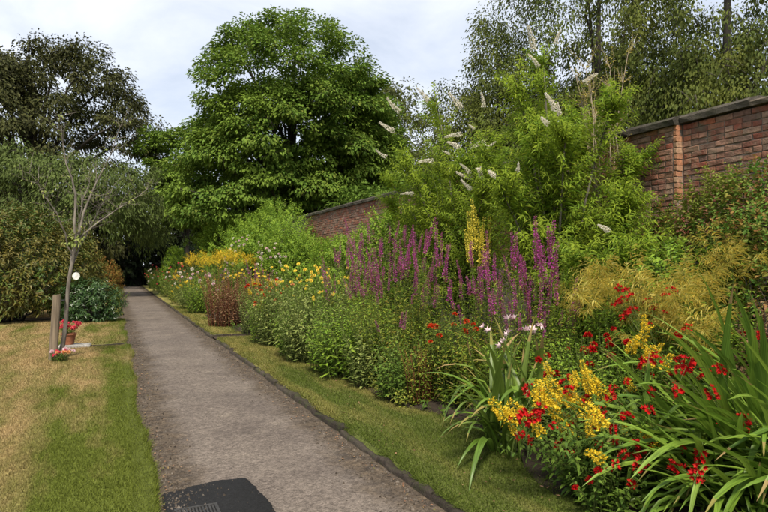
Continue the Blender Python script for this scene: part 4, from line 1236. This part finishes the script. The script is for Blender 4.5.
mound('green_shrub', 'rich green leafy shrub under the brick joint', 'shrub', spot(662, 5.35), .8, .85, 2.05, 800, 13, .34, .12, .05, M['fresh'], seed=74, fine=True, amp=.2, up=.45)
mound('green_shrub', 'dark green shrub behind the straw plumes', 'shrub', spot(600, 5.7), .8, .8, 1.9, 560, 13, .34, .12, .05, M['mid'], seed=75, fine=True, amp=.2, up=.45)
mound('creeper', 'red tinged creeper mounding over the wall right of the brick joint', 'shrub', (6.15, 4.35), .52, 1.1, 2.85, 1300, 12, .32, .085, .045, M['creeper'], seed=76, fine=False, amp=.22, up=.3)
mound('creeper', 'creeper spilling on the wall just left of the brick joint', 'shrub', spot(650, 6.35), .35, .6, 2.55, 500, 12, .28, .08, .04, M['creeper'], seed=77, fine=False, amp=.25, up=.3)
mound('creeper', 'dark shaded creeper skirt above the tall straw plumes', 'shrub', (5.75, 3.6), .5, .9, 2.2, 600, 12, .3, .085, .045, M['creeper'], seed=78, fine=False, amp=.25, up=.3)
mound('rose_bush', 'rusty brown leaved bush at the right end of the border', 'shrub', (5.0, 3.2), .35, .35, 1.25, 200, 12, .25, .07, .03, M['brownbush'], None, 'red_pom', 5, 1.0, seed=79, fine=True)

mound('wall_shrub', 'rounded green shrub by the wall beyond the creeper and the sword leaves', 'shrub', (5.7, 1.5), .8, 1.0, 2.3, 700, 12, .35, .12, .05, M['mid'], seed=160)
mound('wall_shrub', 'pale green shrub by the wall at the near end of the border', 'shrub', (5.5, -.6), .9, 1.1, 2.0, 600, 12, .35, .13, .055, M['dull'], seed=161)
leafy('green_perennial', 'flowerless green perennial beside the low sprawling sword leaves', 'plant', (4.6, .9), 1.1, .4, .7, 120, 16, .11, .04, M['fresh'], seed=162, hvar=.4, fine=False)
leafy('green_perennial', 'dull green perennial at the near end of the verge', 'plant', (3.6, .3), .9, .35, .6, 110, 16, .10, .035, M['dull'], seed=163, hvar=.4, fine=False)

# low filler leaves covering the soil
rng = np.random.default_rng(80)
mb = MB()
n = 1700
Y = -1.5 + 17 * rng.random(n) ** 1.3; X = BE(Y) + .05 + 3.5 * rng.random(n)
base = np.stack([X, Y, np.full(n, Z_BED)], -1)
hh = rng.uniform(.12, .5, n) * np.clip((X - 2.9) / .8, .35, 1)
tip = base + np.stack([rng.normal(0, .1, n), rng.normal(0, .1, n), hh], -1)
shoots(mb, base, (base + tip) / 2 + rng.normal(0, .03, (n, 3)), tip, 12, .075, .032, .15, 1, 65, .3, .003, .001, 0, 1, False, k=3)
gc = mb.obj('ground_cover', [M['mid'], M['stem']]); gc['kind'] = 'stuff'; tag(gc, 'low leafy ground cover filling the soil between the border plants', 'ground cover')
# pale yellowing weeds at the bed edge
for i, (px, X, lab) in enumerate([(388, 2.98, 'little yellowing weed at the verge under the purple clump'), (405, 2.95, 'pale yellow withering tuft at the verge near the red stemmed plant'), (372, 3.02, 'small yellow green tuft at the verge below the dark leafy plant')]):
    leafy('weed', lab, 'weed', spot(px, X), .2, .1, .2, 22, 8, .06, .03, M['yellowing'], seed=82 + i, hvar=.5)

# ------------------------------------------------------------------ lawn side: bushes, young tree, pot
mound('rhododendron', 'large round bronze green bush on the lawn', 'shrub', (-2.75, 20.0), 2.75, 2.1, 3.3, 2250, 11, .38, .18, .065, M['rhodo'], seed=90, zb=.03, amp=.14, up=.35, ang=70, droop=.3)
mound('laurel_bush', 'low dark glossy green bush beside the bronze one', 'shrub', (-.55, 18.6), .85, .75, 1.35, 460, 11, .3, .14, .05, M['laurel'], seed=91, zb=.03, amp=.15, up=.35, ang=65)
mound('rhododendron', 'smaller mounded green bush behind the dark glossy one', 'shrub', (-.95, 21.4), .9, .8, 2.0, 380, 11, .3, .14, .05, M['rhodo'], seed=92, zb=.03, amp=.15)
mound('azalea', 'rusty orange tinted bush leaning over the far left path edge', 'shrub', (-.45, 28.0), .95, 1.3, 1.95, 520, 11, .3, .12, .045, M['orangebush'], seed=93, zb=.03, amp=.18)
leafy('fern', 'pale yellow green ferny plant drooping at the far path edge', 'plant', (.1, 25.0), .8, .2, .55, 60, 12, .1, .03, M['yellowing'], seed=94, hvar=.4, fine=False)
mound('shade_bush', 'deep green bush in shade left of the far path', 'shrub', (-2.2, 27.5), 1.6, 1.4, 2.6, 700, 11, .35, .14, .05, M['laurel'], seed=95, zb=.03)
mound('shade_bush', 'deep green bush in shade between the border end and the dark evergreen', 'shrub', (4.4, 43.0), 1.6, 2.0, 3.0, 600, 11, .4, .16, .06, M['laurel'], seed=96, zb=.03)

# young ornamental tree, nearly bare
TB = np.array([-.80, 11.35, Z_L])
yt = thing('young_tree', 'slender nearly bare young tree with grey branches growing on the lawn', 'tree', tuple(TB))
rng = np.random.default_rng(101)
mb = MB()
ztop = 1.95
zz = np.linspace(0, 1, 10)
trk = np.stack([.22 * zz + .02 * np.sin(zz * 7), -.02 * zz + .01 * np.sin(zz * 9), ztop * zz], -1)
tube(mb, trk, .038 * (1 - .35 * zz) * (1 + .35 * np.exp(-zz * 20)), 9)
tp = trk[-1]
limbs_ = [((-.05, .05, 1.1), (-.28, .15, 2.15), .026, 1.0), ((.25, -.05, 1.05), (.72, -.1, 2.0), .026, 1.0), ((.5, .1, .5), (1.1, .1, .95), .02, .9), ((.1, .2, .9), (.25, .5, 1.5), .018, .9), ((-.25, -.1, .7), (-.62, -.25, 1.35), .016, .9), ((.3, .1, .8), (.58, .25, 1.3), .016, .8)]
TW0, TW2 = [], []
for k_, (m_, e_, r_, s_) in enumerate(limbs_):
    st = trk[-1] if k_ < 3 else trk[-2 - (k_ % 2)]
    pts = bez(st[None], (st + np.array(m_))[None], (st + np.array(e_))[None], np.linspace(0, 1, 9))[0]
    pts[1:] += rng.normal(0, .022, (8, 3))
    tube(mb, pts, np.linspace(r_, .004, 9), 6)
    for j in range(3, 9):
        for _ in range(3):
            d = nrm(np.array(e_)) * .6 + rng.normal(0, .6, 3) + np.array([0, 0, .25])
            TW0.append(pts[j]); TW2.append(pts[j] + nrm(d) * rng.uniform(.15, .5))
TW0, TW2 = np.array(TW0), np.array(TW2)
MIDP = (TW0 + TW2) / 2 + rng.normal(0, .04, TW0.shape)
stems(mb, bez(TW0, MIDP, TW2, np.linspace(0, 1, 5)), .0055, .0018)
s0 = bez(TW0, MIDP, TW2, [.35, .6, .85]).reshape(-1, 3); s2 = s0 + nrm(rng.normal(0, 1, s0.shape) + np.array([0, 0, .2])) * rng.uniform(.06, .2, (len(s0), 1))
stems(mb, bez(s0, (s0 + s2) / 2, s2, np.linspace(0, 1, 3)), .003, .001)
mb.obj('trunk', M['bark_pale'], yt)
mb = MB()
sel = rng.choice(len(TW2), 85, replace=False)
shoots(mb, TW0[sel], MIDP[sel], TW2[sel], 6, .07, .028, .3, 1, 60, .4, .001, .001, 0, 0, False, stem=False)
low = np.repeat(trk[-1][None], 16, 0) + rng.normal(0, .05, (16, 3)); lo2 = low + rng.normal(0, .2, (16, 3)) + np.array([0.02, 0, .1])
shoots(mb, low, (low + lo2) / 2, lo2, 9, .08, .03, .2, 1, 60, .4, .002, .001, 0, 0, True, stem=False)
mb.obj('crown', [M['dull']], yt)
# stake with tie, hanging disc
stk = thing('tree_stake', 'stout weathered wooden stake strapped to the young tree', 'stake', (TB[0] - .09, TB[1] - .16, Z_L))
mb = MB()
zz = np.linspace(-.05, 1.08, 6)
tube(mb, np.stack([.05 * zz, .02 * zz, zz], -1), [.068, .067, .066, .066, .065, .064], 10)
ang = np.linspace(0, 6.2832, 10, endpoint=False)
mb.add(np.stack([.054 + np.cos(ang) * .064, .0216 + np.sin(ang) * .064, 1.08 + .012 * np.cos(ang)], -1), [tuple(range(10))])
mb.obj('post', M['post'], stk)
mb = MB()
a = np.linspace(0, 6.2832, 17)
tube(mb, np.stack([.05 + .08 * np.cos(a) + .03, .02 + .085 * np.sin(a) + .07, np.full(17, .98)], -1), .013, 5)
mb.obj('strap', M['strap'], stk)
dc = thing('hanging_disc', 'round white disc tag hanging on the young tree trunk', 'tag', (TB[0] + .235, TB[1] - .06, 1.42))
mb = MB(); a = np.linspace(0, 6.2832, 24, endpoint=False)
ring = np.stack([np.cos(a) * .062, 0 * a, np.sin(a) * .062], -1)
mb.add(np.concatenate([ring, ring + np.array([0, .008, 0])]), [tuple(range(24))]); mb.f.append(np.array([[24 + i for i in range(23, -1, -1)]])); mb.m.append(np.zeros(1)); mb.sm.append(np.zeros(1, bool))
mb.f.append(np.array([[i, (i + 1) % 24, 24 + (i + 1) % 24, 24 + i] for i in range(24)])); mb.m.append(np.zeros(24)); mb.sm.append(np.zeros(24, bool))
o = mb.obj('disc', M['disc'], dc); o.rotation_euler = (0, 0, R(-20))
mb = MB(); tube(mb, [(0, .004, .055), (-.02, .05, .12), (-.05, .085, .16)], .003, 4); mb.obj('string', M['strap'], dc)

# stone slab with a pot of red flowers; pink flowers at the tree foot
sx, sy = -.66, 12.93
mb = MB(); rows = []
slab = thing('stone_slab', 'flat grey stone slab under the flower pot on the lawn', 'slab', (sx, sy, Z_L))
V = [(-.28, -.17, -.03), (.27, -.18, -.03), (.29, .16, -.03), (-.26, .17, -.03), (-.28, -.17, .035), (.27, -.18, .03), (.29, .16, .032), (-.26, .17, .04), (-.265, -.155, .052), (.255, -.165, .047), (.275, .145, .049), (-.245, .155, .056)]
mb.add(V, [(0, 3, 2, 1), (8, 9, 10, 11)] + [(i, (i + 1) % 4, 4 + (i + 1) % 4, 4 + i) for i in range(4)] + [(4 + i, 4 + (i + 1) % 4, 8 + (i + 1) % 4, 8 + i) for i in range(4)])
mb.obj('slab', M['slab'], slab)
pot = thing('flower_pot', 'terracotta pot of red flowers on the stone slab behind the young tree', 'flower pot', (sx - .1, sy, Z_L + .054))
mb = MB()
prof = [(.085, 0), (.12, .17), (.122, .175), (.135, .178), (.137, .215), (.12, .218), (.115, .17)]
a = np.linspace(0, 6.2832, 20, endpoint=False)
V = np.array([[(r * math.cos(x), r * math.sin(x), z) for x in a] for r, z in prof]).reshape(-1, 3)
i, j = np.meshgrid(np.arange(len(prof) - 1), np.arange(20), indexing='ij'); j2 = (j + 1) % 20
mb.add(V, np.stack([i * 20 + j, i * 20 + j2, (i + 1) * 20 + j2, (i + 1) * 20 + j], -1).reshape(-1, 4), 0, True)
mb.add(V[:20], [tuple(range(19, -1, -1))])
mb.obj('pot', M['terracotta'], pot)
mb = MB(); mb.add([(.115 * math.cos(x), .115 * math.sin(x), .185) for x in a], [tuple(range(20))]); mb.obj('soil', M['soil'], pot)
rng = np.random.default_rng(110)
n = 40; a = rng.uniform(0, 6.28, n); r = np.sqrt(rng.random(n))
P0 = np.stack([np.cos(a) * r * .08, np.sin(a) * r * .08, np.full(n, .185)], -1); P2 = np.stack([np.cos(a) * r * .2, np.sin(a) * r * .2, .3 + .14 * rng.random(n)], -1)
mb = MB(); shoots(mb, P0, P0 * .5 + P2 * .5 + np.array([0, 0, .04]), P2, 7, .05, .035, .2, 1, 65, .2, .002, .001); mb.obj('foliage', [M['mid'], M['stem']], pot)
for i in range(24): put(pot, 'rose_pom', P2[i], (P2[i] * np.array([1, 1, 0]) + np.array([0, -.1, .3])), .9)
leafy('pink_flowers', 'small tuft of salmon pink flowers at the foot of the young tree', 'plant', (TB[0] + .0, TB[1] - .32), .2, .1, .17, 30, 8, .05, .025, M['mid'], None, ['pink_pom', 'apricot_pom', 'rose_pom'], 16, .8, .5, seed=112)
bpy.data.objects['pink_flowers'].location.z = Z_L

# ------------------------------------------------------------------ drain and tar patch
mb = MB()
n = 110; a = np.linspace(0, 6.2832, n, endpoint=False); g = np.random.default_rng(3)
sq = 1 / np.maximum(np.abs(np.cos(a)), np.abs(np.sin(a))) ** .8
pr = sq * (1 + g.normal(0, .008, n) + .010 * np.sin(a * 5 + 1) + .008 * np.sin(a * 11))
cx, cy = .645, 3.92
rim = np.stack([cx + np.cos(a + .08) * pr * .325, cy + np.sin(a + .08) * pr * .60, np.full(n, .004)], -1)
inn = np.stack([cx + (rim[:, 0] - cx) * .95, cy + (rim[:, 1] - cy) * .95, np.full(n, .026)], -1)
V = np.concatenate([rim, inn, [[cx, cy, .029]]])
mb.add(V, [(i, (i + 1) % n, n + (i + 1) % n, n + i) for i in range(n)], 0, True)
mb.f.append(np.array([(n + i, n + (i + 1) % n, 2 * n) for i in range(n)])); mb.m.append(np.zeros(n)); mb.sm.append(np.ones(n, bool))
struct(mb.obj('tar_patch', M['tar']))
dr = thing('drain_grate', 'iron drain grate set in the black tar patch on the path', 'drain', (.50, 3.86, .024))
mb = MB()
gx, gy = .115, .19
for (x0, x1, y0, y1) in ((-gx - .02, -gx, -gy - .02, gy + .02), (gx, gx + .02, -gy - .02, gy + .02), (-gx, gx, -gy - .02, -gy), (-gx, gx, gy, gy + .02)):
    box(mb, x0, x1, y0, y1, -.03, .012)
mb.obj('frame', M['iron'], dr)
mb = MB(); box(mb, -.0055, .0055, -gy, gy, -.02, .010); bar = mb.mesh('bar', M['iron'])
for i in range(11): link('bar', bar, dr, (-gx + .012 + i * (2 * gx - .024) / 10, 0, 0))

# ------------------------------------------------------------------ grass blades, grit and litter
def blades(x0, x1, y0, y1, dens, zf, hmin, hmax, wid, xr=None):
    A = (x1 - x0) * (y1 - y0); n = int(A * dens)
    X = rng.uniform(x0, x1, n); Y = rng.uniform(y0, y1, n)
    # keep only the part of the lawn that lies in the photographed quarter
    keep = np.ones(n, bool)
    if xr is not None: keep &= xr(X, Y)
    X, Y = X[keep], Y[keep]; n = len(X)
    P = np.stack([X, Y, zf(X, Y)], -1)
    a = rng.uniform(0, 6.28, n); h = rng.uniform(hmin, hmax, n); w = wid * rng.uniform(.7, 1.3, n)
    sd = np.stack([np.cos(a), np.sin(a), 0 * a], -1) * w[:, None] * .5
    tip = P + np.stack([rng.normal(0, .5, n) * h, rng.normal(0, .5, n) * h, h], -1)
    V = np.stack([P - sd, P + sd, tip], 1).reshape(-1, 3)
    return V, np.arange(n)[:, None] * 3 + np.array([0, 1, 2])


rng = np.random.default_rng(120)
mb = MB()
vis = lambda X, Y: (X < LE(Y) - .005) & (X > -1.1 - (Y - 4) * .12)
zl = lambda x, y: Z_L + .012 * wav(x, y, .5) - .003
for y0, y1, d, w in ((3.6, 6.0, 12000, .006), (6.0, 8.5, 7500, .0075), (8.5, 12.9, 4500, .010)):
    mb.add(*blades(-2.2, .36, y0, y1, d, zl, .015, .034, w, vis))
for y0, y1, d, w in ((12.9, 19.2, 2000, .014), (21.1, 25, 1000, .018)):
    mb.add(*blades(-2.5, .36, y0, y1, d, zl, .015, .04, w, lambda X, Y: (X < LE(Y) - .005) & ((np.abs(Y - 13.05) > .17) | (X < -.95))))
# longer fringe along the crumbling lawn edge
n = 9000
Y = 3.4 + 22 * rng.random(n) ** 1.6; Y = Y[(Y < 12.88) | ((Y > 13.22) & (Y < 19.2)) | (Y > 21.1)]; n = len(Y)
X = LE(Y) - .0 - np.abs(rng.normal(0, .035, n)); P = np.stack([X, Y, zl(X, Y)], -1)
a = rng.uniform(0, 6.28, n); h = rng.uniform(.02, .06, n); sdv = np.stack([np.cos(a), np.sin(a), 0 * a], -1) * .003
tip = P + np.stack([np.abs(rng.normal(0, .7, n)) * h, rng.normal(0, .5, n) * h, h * .8], -1)
mb.add(np.stack([P - sdv, P + sdv, tip], 1).reshape(-1, 3), np.arange(n)[:, None] * 3 + np.array([0, 1, 2]))
o = mb.obj('lawn_grass', M['lawn_blade']); o['kind'] = 'stuff'; tag(o, 'short dry mown grass covering the lawn left of the path', 'grass')
mb = MB()
zv = lambda x, y: Z_V + .012 * wav(x, y, .9) - .003
vg = lambda X, Y: (X > RE(Y) + .03) & (X < BE(Y) + .12) & ((Y < 13.13) | (Y > 13.67))
for y0, y1, d, w in ((2.2, 5, 10000, .006), (5, 8.5, 6500, .0075), (8.5, 14, 4000, .010), (14, 24, 1600, .016)):
    mb.add(*blades(1.98, 3.15, y0, y1, d, zv, .012, .032, w, vg))
n = 12000
Y = 2.2 + 24 * rng.random(n) ** 1.6; Y = Y[(Y < 13.13) | (Y > 13.67)]; n = len(Y)
clump_ = (np.sin(Y * 7.3) + np.sin(Y * 17.1 + 1) + np.sin(Y * 3.1 + 2)) > -.3
Y = Y[clump_]; n = len(Y)
X = RE(Y) + .05 - np.abs(rng.normal(0, .022, n)); P = np.stack([X, Y, np.full(n, .048)], -1)
a = rng.uniform(0, 6.28, n); h = rng.uniform(.02, .055, n); sdv = np.stack([np.cos(a), np.sin(a), 0 * a], -1) * .003
tip = P + np.stack([-np.abs(rng.normal(0, .7, n)) * h, rng.normal(0, .5, n) * h, h * rng.uniform(-.1, .8, n)], -1)
mb.add(np.stack([P - sdv, P + sdv, tip], 1).reshape(-1, 3), np.arange(n)[:, None] * 3 + np.array([0, 1, 2]))
o = mb.obj('verge_grass', M['verge_blade']); o['kind'] = 'stuff'; tag(o, 'thin yellowing grass on the verge between kerb and flower border', 'grass')

mb = MB()
n = 17000
Y = 2.5 + 16 * rng.random(n) ** 1.7
side = rng.random(n)
X = np.where(side < .45, LE(Y) + np.abs(rng.normal(0, .14, n)), np.where(side < .8, PX1 + .02 - np.abs(rng.normal(0, .13, n)), rng.uniform(PX0, PX1, n)))
X = np.clip(X, PX0, PX1 + .02)
s = (.002 + .012 * rng.random(n) ** 3) * np.where(side < .8, 1.25, .6)
Z = .008 * wav(X, Y) + .012 * np.clip(1 - ((X - 1.1) / .9) ** 2, -1, 1)
Z = np.where((np.abs(X - .645) < .31) & (np.abs(Y - 3.92) < .58), .027, Z)
P = np.stack([X, Y, Z], -1)
o4 = np.array([[1, 0, -.2], [-.5, .87, -.2], [-.5, -.87, -.2], [0, 0, .8]])
rot = rng.uniform(0, 6.28, n); c_, s_ = np.cos(rot), np.sin(rot)
off = np.stack([o4[None, :, 0] * c_[:, None] - o4[None, :, 1] * s_[:, None], o4[None, :, 0] * s_[:, None] + o4[None, :, 1] * c_[:, None], np.repeat(o4[None, :, 2], n, 0)], -1) * s[:, None, None] * rng.uniform(.6, 1.4, (n, 4, 1))
V = P[:, None] + off
b = np.arange(n)[:, None] * 4
mb.add(V.reshape(-1, 3), np.concatenate([b + [0, 1, 3], b + [1, 2, 3], b + [2, 0, 3]]))
o = mb.obj('path_grit', M['grit']); o['kind'] = 'stuff'; tag(o, 'loose grit and crumbs of soil along the path edges', 'grit')
mb = MB()
n = 900
Y = 2.5 + 14 * rng.random(n) ** 1.5; X = np.where(rng.random(n) < .5, LE(Y) + np.abs(rng.normal(.02, .1, n)), np.where(rng.random(n) < .5, 1.92 - np.abs(rng.normal(0, .1, n)), rng.uniform(2.1, 3.0, n)))
P = np.stack([X, Y, np.where(X > 1.95, Z_V + .02, .018)], -1)
leaves(mb, P, rdir(n) * np.array([1, 1, .15]), np.array([0, 0, 1.0]) + rng.normal(0, .3, (n, 3)), rng.uniform(.015, .035, n), rng.uniform(.008, .018, n), .02)
o = mb.obj('leaf_litter', M['brownbush']); o['kind'] = 'stuff'; tag(o, 'tiny dry brown leaves scattered along path and verge', 'leaf litter')
